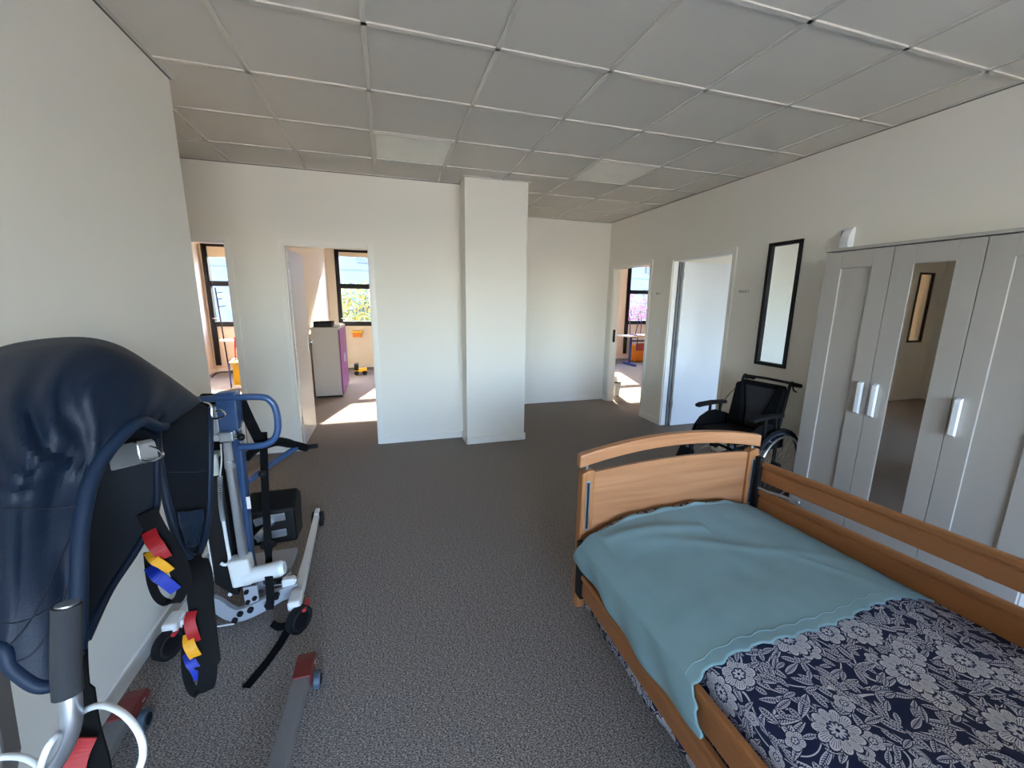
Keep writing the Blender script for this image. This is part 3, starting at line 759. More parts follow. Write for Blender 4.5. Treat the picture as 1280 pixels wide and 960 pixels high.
for s in (-1, 1):
    c = WCp(.30, s * .21, .075)
    a1 = (WCp(0, 1, 0) - WCp(0, 0, 0)).normalized()
    o = MB().cyl(c - a1 * .014, c + a1 * .014, .075, 20).build('front_caster', 'black_rubber', wc, smooth=True)
    mb = MB()
    for k in (-1, 1): mb.tube([c + a1 * .02 * k, WCp(.28, s * .21, .17) + a1 * .02 * k], .007, 6)
    mb.cyl(WCp(.28, s * .21, .165), WCp(.28, s * .21, .24), .014, 10); mb.build('fork', 'black_plastic', o, smooth=True)
    # frame side
    mb = MB()
    mb.tube([WCp(-.22, s * .20, .24), WCp(.28, s * .20, .24)], .013, 8); mb.tube([WCp(-.22, s * .20, .44), WCp(.26, s * .20, .47), WCp(.34, s * .19, .42), WCp(.37, s * .17, .34)], .013, 8)
    mb.tube([WCp(-.21, s * .20, .22), WCp(-.21, s * .20, .50)], .013, 8); mb.tube([WCp(.27, s * .20, .22), WCp(.26, s * .20, .47)], .013, 8)
    mb.build('side_frame', 'black_plastic', wc, smooth=True)
    mb = MB(); mb.tube(smoothpath([WCp(-.20, s * .195, .46), WCp(-.25, s * .195, .70), WCp(-.29, s * .195, .90), WCp(-.32, s * .195, .925)], 5), .0125, 8)
    mb.build('back_post', 'black_plastic', wc, smooth=True)
    o = MB().tube([WCp(-.30, s * .195, .915), WCp(-.36, s * .195, .905), WCp(-.43, s * .195, .89)], [.014, .018, .017], 10).build('push_handle', 'black_rubber', wc, smooth=True)
    MB().tube([WCp(-.33, s * .195, .895), WCp(-.35, s * .195, .86), WCp(-.39, s * .195, .845)], .006, 6).build('brake_lever', 'black_plastic', o, smooth=True)
    # armrest
    mb = MB(); mb.tube([WCp(-.12, s * .245, .44), WCp(-.10, s * .245, .68)], .012, 8); mb.tube([WCp(.02, s * .245, .45), WCp(.02, s * .245, .68)], .012, 8)
    ar = mb.build('armrest_post', 'black_plastic', wc, smooth=True)
    mb = MB(); mb.ribbon([WCp(-.16, s * .245, .692), WCp(-.02, s * .245, .70), WCp(.13, s * .245, .695), WCp(.18, s * .245, .687)], [.05, .06, .06, .045], .028, a1)
    mb.build('arm_pad', 'black_rubber', wc, bevel=.009, seg=3)
    # clothes guard
    mb = MB(); poly = [WCp(-.24, s * .232, .42), WCp(.22, s * .232, .44)] + [WCp(-.0 + .23 * cos(t), s * .232, .45 + .19 * sin(t)) for t in [radians(a) for a in (5, 25, 50, 75, 100, 130, 160)]] + [WCp(-.24, s * .232, .55)]
    n_ = len(poly); off = a1 * .004; mb.add([p - off for p in poly] + [p + off for p in poly], [tuple(range(n_)), tuple(range(n_, 2 * n_))[::-1]] + [(i, (i + 1) % n_, (i + 1) % n_ + n_, i + n_) for i in range(n_)])
    mb.build('clothes_guard', 'black_fabric', wc)
    # leg rest
    mb = MB(); mb.tube([WCp(.34, s * .17, .43), WCp(.40, s * .15, .36), WCp(.48, s * .12, .22), WCp(.50, s * .12, .17)], .011, 8)
    lr = mb.build('leg_rest', 'black_plastic', wc, smooth=True)
    mb = MB(); mb.obox(WCp(.545, s * .09, .165), .15, .14, .014, Matrix.Rotation(TH, 3, 'Z')); mb.build('foot_plate', 'black_plastic', lr, bevel=.004)
    mb = MB(); mb.obox(WCp(.43, s * .11, .33), .05, .12, .15, Matrix.Rotation(TH, 3, 'Z') @ Matrix.Rotation(radians(-25), 3, 'Y')); mb.build('calf_pad', 'black_fabric', lr, bevel=.015, seg=3)
mb = MB(); mb.tube([WCp(-.20, -.2, .26), WCp(.2, .2, .44)], .011, 8); mb.tube([WCp(-.20, .2, .26), WCp(.2, -.2, .44)], .011, 8); mb.build('cross_brace', 'black_plastic', wc, smooth=True)
MB().tube([WCp(-.305, -.195, .922), WCp(-.31, 0, .926), WCp(-.305, .195, .922)], .011, 8).build('stabiliser_bar', 'black_plastic', wc, smooth=True)
mr = Matrix.Rotation(TH, 3, 'Z')
mb = MB(); mb.obox(WCp(.04, 0, .50), .42, .38, .06, mr @ Matrix.Rotation(radians(-3), 3, 'Y')); mb.build('seat_cushion', 'black_fabric', wc, bevel=.022, seg=3)
# contoured back: dark grey centre and black bolsters
mb = MB()
tilt = mr @ Matrix.Rotation(radians(-11), 3, 'Y')
def back_panel(poly, d0, d1):      # poly in (v, z): slab following the raked back
    mb = MB(); bx = lambda z: -.20 - (z - .46) * .21
    n_ = len(poly); vs = [WCp(bx(z) + d0, v, z) for v, z in poly] + [WCp(bx(z) + d1, v, z) for v, z in poly]
    return mb.add(vs, [tuple(range(n_)), tuple(range(n_, 2 * n_))[::-1]] + [(i, (i + 1) % n_, (i + 1) % n_ + n_, i + n_) for i in range(n_)])
back_panel([(-.19, .50), (.19, .50), (.19, .86), (.17, .895), (-.17, .895), (-.19, .86)], -.005, .03).build('backrest', 'black_fabric', wc, bevel=.01, seg=3)
back_panel([(-.06, .53), (.06, .53), (.075, .66), (.135, .86), (-.135, .86), (-.075, .66)], .031, .045).build('back_panel', 'grey_fabric', wc, bevel=.006)
for s in (-1, 1):
    back_panel([(s * .08, .53), (s * .20, .50), (s * .205, .87), (s * .15, .885), (s * .09, .66)][::s], .028, .075).build('back_bolster', 'black_fabric', wc, bevel=.016, seg=3)
MB().tube(smoothpath([WCp(-.38, .195, .87), WCp(-.30, .26, .80), WCp(-.16, .27, .66), WCp(-.12, .25, .50)], 8), .003, 6).build('brake_cable', 'black_rubber', wc, smooth=True)

# ================================================================= ROOMS BEYOND THE DOORWAYS
# --- middle-left room: cabinet with purple doors
cb = empty('storage_cabinet', (-.9, 7.4, 0), 'grey storage cabinet with purple doors seen through the doorway left of the pillar', 'cabinet')
B(-1.10, -.715, 6.87, 7.93, .03, 1.07).build('body', 'cab_grey', cb, bevel=.003)
B(-1.105, -.70, 6.862, 7.938, 1.07, 1.10).build('top', 'cab_grey', cb, bevel=.002)
for y0 in (6.88, 7.41):
    d_ = B(-.715, -.693, y0, y0 + .515, .05, 1.06).build('door', 'purple', cb, bevel=.002)
    B(-.693, -.68, y0 + (.44 if y0 < 7 else .05), y0 + (.46 if y0 < 7 else .07), .5, .64).build('handle', 'alu', d_)
B(-1.09, -.72, 6.90, 7.90, 0, .03).build('plinth', 'black_plastic', cb)
bx = empty('black_box', (-.95, 7.12, 1.10), 'low black box standing on the grey cabinet', 'box')
B(-1.07, -.80, 6.95, 7.25, 1.10, 1.17).build('body', 'black_plastic', bx, bevel=.006)
B(-1.075, -.795, 6.945, 7.255, 1.17, 1.185).build('lid', 'black_fabric', bx, bevel=.004)
for k in range(7):
    mb = MB(); c = Vector((-.76 + random.uniform(-.03, .05), 7.0 + k * .07, 1.106 + .006 * k)); mb.obox(c, .12, .09, .003, Matrix.Rotation(random.uniform(0, 3), 3, 'Z') @ Matrix.Rotation(random.uniform(-.06, .06), 3, 'X'))
    tag(mb.build('paper_sheet', 'paper'), 'loose white paper scrap heaped on the edge of the grey cabinet', 'paper', 'paper scraps on the grey cabinet')
sh = empty('wall_shelf', (-.60, 9.85, .82), 'small yellow holder on the wall under the window of the purple-cabinet room', 'holder')
B(-.74, -.50, 9.76, 9.90, .80, .84).build('tray', 'yellow', sh, bevel=.004); B(-.72, -.54, 9.80, 9.90, .70, .80).build('bracket', 'orange', sh, bevel=.004)
tc_ = empty('toy_truck', (-.52, 8.9, 0), 'yellow and black wheeled toy on the floor behind the purple cabinet', 'toy')
B(-.66, -.42, 8.85, 9.0, .07, .14).build('body', 'yellow', tc_, bevel=.008); B(-.66, -.58, 8.84, 9.01, .10, .24).build('cab', 'black_plastic', tc_, bevel=.008)
for x in (-.62, -.46):
    for y in (8.845, 9.005): MB().cyl((x, y - .012, .045), (x, y + .012, .045), .045, 14).build('wheel', 'black_rubber', tc_, smooth=True)

# --- right room: desk with an upturned chair on it
dk = empty('school_desk', (6.15, 8.82, 0), 'school desk with blue metal legs below the far window of the right room', 'desk')
B(5.55, 6.75, 8.60, 9.10, .715, .74).build('top', 'desk_top', dk, bevel=.003)
for x in (5.80, 6.55):
    mb = MB(); mb.box(x - .025, x + .025, 8.83, 8.88, .05, .70); mb.box(x - .03, x + .03, 8.58, 9.12, .0, .05); mb.box(x - .02, x + .02, 8.66, 9.06, .69, .715)
    mb.build('leg', 'blue_metal', dk, bevel=.006)
B(5.825, 6.525, 8.84, 8.87, .58, .62).build('crossbar', 'blue_metal', dk)
def chair(x, y, z, flip, label, grp=None, rz=0):
    r = empty('school_chair', (0, 0, 0), label, 'chair', grp)
    mb = MB(); mb.box(-.18, .18, -.17, .19, .425, .44); mb.build('seat', 'seat_red', r, bevel=.006)
    MB().box(-.18, .18, .175, .19, .62, .80).build('backrest', 'seat_red', r, bevel=.006)
    for s in (-1, 1):
        MB().tube(smoothpath([(s * .17, -.20, .01), (s * .16, -.16, .22), (s * .15, -.15, .41), (s * .15, .0, .42), (s * .16, .17, .43), (s * .16, .20, .62), (s * .16, .20, .78)], 4), .011, 8).build('frame_tube', 'blue_metal', r, smooth=True)
        MB().tube([(s * .155, .08, .42), (s * .17, .16, .2), (s * .18, .22, .01)], .011, 8).build('leg', 'blue_metal', r, smooth=True)
    r.matrix_world = Matrix.Translation((x, y, z)) @ Matrix.Rotation(rz, 4, 'Z') @ (Matrix.Rotation(pi, 4, 'X') if flip else Matrix.Identity(4))
    return r
chair(5.98, 8.80, 1.181, True, 'blue-framed chair turned upside down on the school desk')
oc = empty('orange_stool', (6.40, 9.35, 0), 'orange box stool on the floor behind the school desk', 'stool')
B(6.22, 6.58, 9.22, 9.52, .02, .42).build('body', 'orange', oc, bevel=.02); B(6.26, 6.54, 9.26, 9.48, 0, .02).build('foot', 'black_plastic', oc)
B(6.24, 6.56, 9.24, 9.50, .42, .44).build('top', 'orange', oc, bevel=.008)
rd = empty('radiator', (6.9, 9.85, .2), 'white panel radiator under the far window of the right room', 'radiator')
B(6.40, 7.7, 9.83, 9.87, .14, .74).build('panel', 'radiator', rd, bevel=.008)
mb = MB()
for k in range(26): mb.box(6.43 + k * .048, 6.45 + k * .048, 9.822, 9.83, .18, .70)
mb.build('ribs', 'radiator', rd)
B(6.5, 6.53, 9.86, 9.895, .5, .55).build('bracket', 'radiator', rd)
bn = empty('waste_bin', (3.60, 5.87, 0), 'small grey waste bin just inside the far right doorway', 'bin')
MB().tube([(3.60, 5.87, 0), (3.60, 5.87, .24)], [.075, .10], 20).build('body', 'lift_grey', bn, smooth=True)
MB().tube([(3.60 + .10 * cos(a * pi / 12), 5.87 + .10 * sin(a * pi / 12), .24) for a in range(24)], .008, 6, closed=True, up=(0, 0, 1)).build('rim', 'black_plastic', bn, smooth=True)
MB().tube([(3.60, 5.87, .24), (3.57, 5.90, .30), (3.62, 5.86, .32)], [.085, .06, .02], 10).build('bin_liner', 'paper', bn, smooth=True)
stk = tag(MB().cyl((6.0, 9.898, 1.69), (6.0, 9.893, 1.69), .035, 16).build('wall_sticker', 'bright_red'), 'small round red sticker on the cream wall beside the right room window', 'sticker')

# --- far left room: hat stand, yellow chair
hs = empty('stand', (-3.05, 9.25, 0), 'thin dark metal stand with three feet in the far-left sunny room', 'stand')
MB().cyl((-3.0, 9.25, .08), (-3.06, 9.25, 1.72), .012, 8).build('pole', 'black_plastic', hs, smooth=True)
for a in (190, 310, 70):
    t = radians(a); MB().tube(smoothpath([(-3.0, 9.25, .10), (-3.0 + .18 * cos(t), 9.25 + .18 * sin(t), .10), (-3.0 + .30 * cos(t), 9.25 + .30 * sin(t), .012)], 4), .011, 8).build('foot', 'black_plastic', hs, smooth=True)
for z, dx in ((1.62, .12), (1.50, .10), (1.36, .14)):
    MB().tube([(-3.055, 9.25, z), (-3.055 + dx, 9.22, z + .02)], .008, 6).build('hook', 'black_plastic', hs)
    
B(-3.08, -2.86, 9.18, 9.30, .70, .74).build('tray', 'paper', hs, bevel=.004)
yc = empty('yellow_chair', (-2.50, 8.2, 0), 'yellow chair with a blue tube frame glimpsed in the far-left room', 'chair')
B(-2.60, -2.24, 8.05, 8.40, .42, .44).build('seat', 'yellow', yc, bevel=.006)
MB().prism([(8.02, .05), (8.05, .05), (8.12, .40), (8.08, .40)], 'x', -2.56, -2.26).build('front_panel', 'yellow', yc, bevel=.005)
for x in (-2.60, -2.24):
    MB().tube(smoothpath([(x, 8.02, .01), (x, 8.03, .38), (x, 8.12, .44), (x, 8.38, .44), (x, 8.42, .01)], 5), .012, 8).build('leg', 'blue_metal', yc, smooth=True)
    MB().tube([(x, 8.38, .44), (x, 8.46, .84)], .011, 8).build('back_tube', 'bright_red', yc, smooth=True)
B(-2.60, -2.24, 8.44, 8.46, .66, .84).build('backrest', 'bright_red', yc, bevel=.006)

# ================================================================= OUTSIDE
struct(B(-70, 70, 10.1, 80, -.45, -.30).build('ground', 'bounce_ground', origin=(0, 0, 0)))
struct(B(-70, 70, -70, -4.45, -.45, -.30).build('ground_rear_bounce', 'bounce_ground', origin=(0, 0, 0)))  # unseen plane added behind the camera to bounce sun onto the ceiling
bd = empty('opposite_building', (4, 27, -.3), 'pale grey building with rows of windows across the yard', 'building')
B(-22, 34, 26, 34, -.3, 9).build('wall', 'facade_panel', bd)
B(-22.2, 34.2, 25.8, 34.2, 9, 9.3).build('roof_edge', 'facade_frame', bd)
for z0 in (.9, 3.7, 6.5):
    for k in range(17):
        x0 = -20.5 + k * 3.2
        f_ = B(x0, x0 + 1.9, 25.93, 26.0, z0, z0 + 1.5).build('window', 'facade_window', bd)
        mb = MB(); mb.box(x0 - .08, x0, 25.88, 25.98, z0 - .08, z0 + 1.58); mb.box(x0 + 1.9, x0 + 1.98, 25.88, 25.98, z0 - .08, z0 + 1.58); mb.box(x0, x0 + 1.9, 25.88, 25.98, z0 + 1.5, z0 + 1.58); mb.box(x0, x0 + 1.9, 25.88, 25.98, z0 - .08, z0); mb.box(x0 + .91, x0 + .99, 25.88, 25.98, z0, z0 + 1.5)
        mb.build('window_frame', 'facade_frame', f_)
for z0 in (3.2, 6.0): B(-22, 34, 25.95, 26.0, z0, z0 + .06).build('panel_joint', 'facade_frame', bd)
def bush(x, y, r_, h_, m_leaf, label, n_=1500, m2=None):
    r = empty('bush', (x, y, -.3), label, 'bush')
    rng = random.Random(int(x * 100))
    for mm, cnt in ((m_leaf, n_), (m2 or m_leaf, n_ // 2)):
        vs = []; fs = []
        for k in range(cnt):
            t = rng.uniform(0, 2 * pi); q = rng.random() ** .4; ph = math.acos(rng.uniform(-.9, 1))
            c = Vector((x + r_ * q * sin(ph) * cos(t), y + r_ * .6 * q * sin(ph) * sin(t), -.3 + h_ / 2 + h_ / 2 * q * cos(ph)))
            a_ = Vector((rng.gauss(0, 1), rng.gauss(0, 1), rng.gauss(0, 1))).normalized(); b_ = a_.orthogonal().normalized(); s = rng.uniform(.04, .08)
            i = len(vs); vs += [c - a_ * s, c + b_ * s * .5, c + a_ * s, c - b_ * s * .5]; fs.append((i, i + 1, i + 2, i + 3))
        mb = MB(); mb.v = [Vector(v) for v in vs]; mb.f = fs; o = mb.build('foliage', mm, r); o['kind'] = 'stuff'
    mb = MB()
    for k in range(5):
        a_ = k * 1.3; mb.tube([(x, y, -.3), (x + r_ * .5 * cos(a_), y + r_ * .3 * sin(a_), -.3 + h_ * .75)], [.03, .01], 5)
    mb.build('stem', 'bark', r)
bush(-.9, 13.6, 2.0, 2.4, 'leaf_yellow', 'yellow-leaved bush outside the window of the purple-cabinet room', 2600, 'leaf_green')
bush(9.2, 13.5, 2.2, 2.25, 'leaf_pink', 'pink-leaved bush outside the far window of the right room', 2600, 'leaf_green')

# ================================================================= STAND-AID LIFT (far, blue)
sl = empty('standing_lift', (-.68, 2.1, 0), 'blue and pale grey standing lift with knee pad, beyond the navy sling', 'patient lift')
Y0 = 2.05
# base: cross beam, two legs, casters
P = lambda u, v, y=Y0: aty(u, v, y)
legs = ((-.462, 1), (-.945, -1))
for x, s in legs:
    xr = x - .02 * s * 0
    pts = [(x - .01 * s, 1.90, .115), (x - .008 * s, 2.02, .115), (x - .02 * s, 2.30, .10), (x - .045 * s, 2.80, .085)]
    o = MB().ribbon(pts, [.052, .050, .040, .034], .036, (1, 0, 0)).build('leg', 'lift_white', sl, bevel=.010, seg=3)
    B(x - .035, x + .022, 1.865, 1.965, .100, .150).build('leg_cap', 'lift_white', o, bevel=.014, seg=3)
    # rear caster, large with red brake pedal
    c = Vector((x + .012 * s, 1.86, .062))
    A_ = Vector((.80, -.60, 0)) if s > 0 else Vector((.9, -.43, 0))
    o2 = MB().cyl(c - A_ * .016, c + A_ * .016, .062, 26).build('rear_caster', 'black_rubber', sl, smooth=True)
    MB().cyl(c - A_ * .0175, c + A_ * .0175, .050, 22)  .build('wheel_hub', 'grey_fabric', o2, smooth=True)
    MB().cyl(c - A_ * .019, c + A_ * .019, .042, 22).build('wheel_cover', 'black_plastic', o2, smooth=True)
    MB().prism([(1.85, .115), (1.95, .10), (1.97, .07), (1.94, .065), (1.92, .09), (1.85, .10)], 'x', c.x + .018, c.x + .032).build('brake_pedal', 'bright_red', o2, bevel=.003)
    for k in (-1, 1):
        c = Vector((x - .045 * s + k * .022, 2.83, .05))
        MB().cyl(c - Vector((.010, 0, 0)), c + Vector((.010, 0, 0)), .05, 20).build('front_caster', 'black_rubber', sl, smooth=True)
    B(x - .045 * s - .013, x - .045 * s + .013, 2.78, 2.86, .085, .115).build('caster_plate', 'lift_white', sl, bevel=.004)
cross = [(-.935, 2.02, .13), (-.84, 2.01, .125), (-.77, 1.985, .075), (-.715, 1.975, .06), (-.62, 1.985, .085), (-.55, 2.0, .11), (-.47, 2.01, .12)]
MB().ribbon(smoothpath(cross, 5), .030, .062, (0, 1, 0)).build('cross_beam', 'lift_grey', sl, bevel=.004)
for x, z in ((-.715, .075), (-.672, .085), (-.74, .045), (-.56, .13), (-.60, .095)):
    MB().cyl((x, 1.975, z), (x, 1.95, z), .013, 12).build('bolt', 'black_plastic', sl, smooth=True)
MB().tube([(-.90, 1.955, .035), (-.74, 1.95, .033)], .006, 6).build('cross_rod', 'steel', sl, smooth=True)
mb = MB(); mb.ribbon([(-.70, 2.05, .10), (-.61, 2.05, .14), (-.54, 2.04, .145), (-.48, 2.04, .155)], .05, .02, (0, 1, 0)); mb.build('link_arm', 'steel', sl, bevel=.003)
mb = MB(); mb.box(-.545, -.485, 2.0, 2.04, .13, .18); mb.build('pivot_block', 'lift_white', sl, bevel=.01)
mb = MB(); mb.box(-.70, -.64, 1.98, 1.995, .09, .19); mb.box(-.70, -.64, 2.06, 2.075, .09, .19); mb.build('mast_bracket', 'lift_grey', sl, bevel=.004)
for x, z in ((-.685, .17), (-.655, .13), (-.685, .115)): MB().cyl((x, 1.982, z), (x, 1.968, z), .010, 10).build('bracket_bolt', 'black_plastic', sl, smooth=True)
# mast: blue column with pale face
mb = MB(); mb.ribbon([P(318, 745, 2.09), P(309, 690, 2.09), P(294, 530, 2.09)], .050, .060, (1, 0, 0)); mst = mb.build('mast', 'lift_blue', sl, bevel=.008)
mb = MB(); mb.ribbon([P(304.5, 556, 2.07), P(298, 500, 2.07)], .014, .045, (1, 0, 0)); mb.build('mast_channel', 'alu', mst)
(lambda q: B(q.x - .008, q.x + .008, 2.055, 2.059, q.z - .03, q.z + .03))(P(311, 628, 2.06)).build('mast_sticker', 'paper', mst)
# head block
mb = MB(); mb.prism([(-.720, .945), (-.722, 1.118), (-.640, 1.122), (-.645, .950)], 'y', 2.01, 2.075); mb.build('head_block', 'lift_blue', sl, bevel=.006)
B(-.752, -.720, 2.02, 2.07, .90, 1.06).build('head_plate', 'alu', sl, bevel=.006)
for x in (-.725, -.675): MB().cyl((x, 1.99, .925), (x, 2.03, .925), .014, 12).build('clamp_bolt', 'steel', sl, smooth=True)
MB().cyl((-.655, 1.99, .925), (-.62, 1.985, .925), .012, 12).build('clamp_pin', 'steel', sl, smooth=True)
MB().ball((-.630, 1.98, .925), .017, 10).build('clamp_knob', 'black_plastic', sl, smooth=True)
# handle loop: wide blue tube, both ends folded down
lp_ = [(-.655, 2.02, .868), (-.60, 2.02, .866), (-.545, 2.02, .872), (-.508, 2.02, .90), (-.492, 2.02, .95), (-.492, 2.02, 1.02), (-.508, 2.02, 1.068), (-.55, 2.02, 1.092), (-.70, 2.02, 1.095), (-.86, 2.02, 1.09), (-.93, 2.02, 1.07), (-.955, 2.02, 1.02), (-.955, 2.02, .94), (-.93, 2.02, .89), (-.86, 2.02, .868), (-.76, 2.02, .866)]
MB().tube(smoothpath(lp_, 6), .0145, 12).build('handle_loop', 'lift_blue', sl, smooth=True)
# actuator
ac = MB().tube([P(305, 698, 2.0), P(287, 575, 2.0)], .0205, 14).build('actuator_tube', 'alu', sl, smooth=True)
MB().tube([P(288, 584, 2.0), P(284, 552, 2.0)], [.022, .016], 14).build('tube_end', 'lift_grey', ac, smooth=True)
MB().obox(P(284, 545, 2.0), .055, .04, .045, Matrix.Identity(3)).build('clevis', 'alu', ac, bevel=.006)
mb = MB(); mb.obox(P(303, 712, 1.985), .085, .075, .135, Matrix.Rotation(radians(-4), 3, 'Y')); gb = mb.build('gear_housing', 'lift_white', ac, bevel=.012, seg=3)
MB().tube([P(306, 721, 1.975), P(352, 710, 1.96)], .036, 20).build('motor', 'lift_white', ac, smooth=True)
MB().tube([P(350, 710.5, 1.96), P(356, 709, 1.96)], [.036, .028], 20).build('motor_cap', 'handle_white', ac, smooth=True)
# battery column, coil cable
mb = MB(); mb.prism([(-.83, .20), (-.76, .12), (-.735, .12), (-.735, .82), (-.80, .84), (-.83, .78)], 'y', 2.03, 2.10); mb.build('battery_box', 'black_plastic', sl, bevel=.012)
B(-.80, -.745, 2.02, 2.09, .74, .84).build('control_box', 'lift_white', sl, bevel=.006)
B(-.84, -.815, 2.04, 2.12, .25, .66).build('white_cover', 'lift_white', sl, bevel=.01)
coil = []; path = smoothpath([P(275, 596, 1.99), P(276, 628, 1.99), P(279, 650, 1.99)], 12)
for k in range(len(path) * 10):
    t = k / 10; i = min(int(t), len(path) - 1); j = min(i + 1, len(path) - 1); c = path[i].lerp(path[j], t - i); a_ = k * 2 * pi / 9
    coil.append(c + Vector((cos(a_) * .008, sin(a_) * .008, 0)))
MB().tube(coil, .0026, 5).build('coil_cable', 'lift_grey', sl, smooth=True)
MB().tube(smoothpath([P(276, 555, 1.99), P(277, 575, 1.99), P(275, 596, 1.99)], 5) , .003, 6).build('cable', 'cable', sl, smooth=True)
MB().tube(smoothpath([P(279, 650, 1.99), P(284, 680, 1.99), P(287, 700, 1.99), P(282, 706, 1.99), P(276, 704, 1.99)], 5), .007, 8).build('cable_sleeve', 'cable', sl, smooth=True)
MB().ribbon([P(268, 492, 2.10), P(272, 540, 2.10), P(274, 600, 2.10)], .11, .03, (1, 0, 0)).build('back_support', 'black_fabric', sl, bevel=.01)
# knee pad
kp = MB().prism([(2.24, .435), (2.24, .245), (2.40, .23), (2.43, .45), (2.36, .50)], 'x', -.74, -.51).build('knee_pad', 'black_plastic', sl, bevel=.012, seg=3)
for z in (.395, .305):
    mb = MB(); mb.ribbon([(-.70, 2.235, z - .015), (-.63, 2.233, z), (-.555, 2.233, z + .004)], .012, .042, (0, 1, 0)); mb.build('bracket_strip', 'alu', kp, bevel=.004)
MB().tube([(-.64, 2.14, .30), (-.625, 2.18, .27), (-.62, 2.22, .26)], .02, 10).build('pad_mount', 'black_plastic', sl, smooth=True)
MB().tube([(-.66, 2.12, .36), (-.64, 2.18, .37), (-.62, 2.24, .37)], .016, 8).build('pad_arm', 'alu', sl, smooth=True)
# foot plate
fp = MB().prism([(2.17, .09), (2.38, .09), (2.39, .12), (2.18, .125)], 'x', -.80, -.545).build('foot_plate', 'lift_grey', sl, bevel=.005)
B(-.80, -.545, 2.155, 2.17, .085, .155).build('foot_edge', 'lift_grey', fp, bevel=.003)
for x in (-.56, -.78): MB().tube([(x, 2.05, .12), (x + .015, 2.17, .105)], .010, 8).build('plate_arm', 'lift_white', sl, smooth=True)
# lifting arms with padded black covers
MB().tube(smoothpath([P(309, 602, 2.14), P(328, 588, 2.25), P(348, 574, 2.38), P(370, 560, 2.50)], 6), .016, 10).build('lift_arm', 'lift_blue', sl, smooth=True)
MB().tube(smoothpath([(-.70, 2.12, .70), (-.76, 2.22, .76), (-.84, 2.38, .83), (-.92, 2.56, .88)], 6), .020, 10).build('lift_arm', 'lift_blue', sl, smooth=True)
MB().ball((-.60, 2.10, .70), .018, 10).build('arm_knob', 'black_plastic', sl, smooth=True)
MB().tube(smoothpath([P(308, 572, 2.12), P(322, 560, 2.2), P(345, 552, 2.35), P(368, 556, 2.5), P(383, 560, 2.56)], 6), [.020] * 8 + [.025] * 9 + [.022] * 8, 10).build('arm_pad', 'black_fabric', sl, smooth=True)
MB().tube([P(382, 559, 2.56), P(397, 557, 2.58)], .013, 8).build('arm_grip', 'black_rubber', sl, smooth=True)
MB().tube(smoothpath([(-.72, 2.12, .86), (-.80, 2.25, .90), (-.88, 2.45, .88), (-.93, 2.56, .86)], 6), .022, 10).build('arm_pad', 'black_fabric', sl, smooth=True)
# hanging webbing straps
st1 = MB().ribbon(smoothpath([P(298, 495, 2.10), P(313, 528, 2.08), P(329, 560, 2.10)], 5), .046, .003, (1, 0, .3)).build('strap', 'webbing', sl)
MB().ribbon(smoothpath([P(329, 540, 2.14), P(331, 600, 2.13), P(334, 660, 2.12), P(336, 700, 2.05), P(337, 735, 1.95)], 6), [.034] * 13 + [.036] * 4 + [.030] * 8, .003, (1, 0, 0)).build('strap', 'webbing', sl)
MB().ribbon(smoothpath([P(336, 720, 1.93), P(338, 745, 1.92), P(337, 762, 1.90)], 5), .034, .004, (1, 0, 0)).build('strap', 'webbing', sl)
MB().ribbon(smoothpath([(-.575, 1.905, .035), (-.55, 1.90, .012), (-.52, 1.90, .010), (-.50, 1.89, .02)], 5), .034, .006, (0, 1, .3)).build('strap_buckle', 'webbing', sl)
fs_ = MB().ribbon(smoothpath([(-.495, 1.89, .018), (-.52, 1.80, .006), (-.555, 1.70, .004), (-.60, 1.60, .004)], 6), .036, .003, (1, .3, 0)).build('floor_strap', 'webbing', sl)

# ================================================================= FLOOR HOIST (near) and the navy sling hung on it
fh = empty('patient_hoist', (-.66, .70, 0), 'grey floor hoist with red-capped legs and foam push handle, nearest the camera', 'patient lift')
for s, xa, xb in ((1, -.385, -.372), (-1, -.935, -.94)):
    o = MB().ribbon([(xa - .03 * s, .50, .085), (xa - .010 * s, 1.0, .085), (xb, 1.52, .085)], .058, .036, (1, 0, 0)).build('leg', 'taupe', fh, bevel=.004)
    MB().prism([(1.48, .062), (1.60, .066), (1.615, .075), (1.605, .100), (1.56, .108), (1.48, .108)], 'x', xb - .034, xb + .034).build('leg_cap', 'red_plastic', o, bevel=.006)
    c = Vector((xb + .046, 1.53, .034))
    w1 = MB().cyl(c - Vector((.011, 0, 0)), c + Vector((.011, 0, 0)), .034, 20).build('caster', 'caster_grey', fh, smooth=True)
    MB().cyl(c - Vector((.013, 0, 0)), c + Vector((.013, 0, 0)), .020, 16).build('caster_tyre', 'black_rubber', w1, smooth=True)
    mb = MB(); mb.ribbon([c + Vector((-.02, .0, .0)), c + Vector((-.02, .03, .04)), c + Vector((-.01, .03, .055))], .02, .004, (0, 1, 0)); mb.build('fork', 'steel', w1)
B(-.95, -.36, .44, .52, .06, .13).build('base', 'taupe', fh, bevel=.01)
for x in (-.93, -.38):
    MB().cyl((x - .015, .43, .05), (x + .015, .43, .05), .05, 20).build('rear_caster', 'black_rubber', fh, smooth=True)
# mast leaning forward
m0 = Vector((-.72, .50, .10)); 
mtop = at(-28, 600, .98)
pA, pB = at(22, 950, .80), at(5, 840, .86)
MB().ribbon([m0, at(-14, 950, .80), at(-30, 840, .86), at(-48, 740, .90)], .07, .05, (1, 0, 0)).build('mast', 'taupe', fh, bevel=.005)
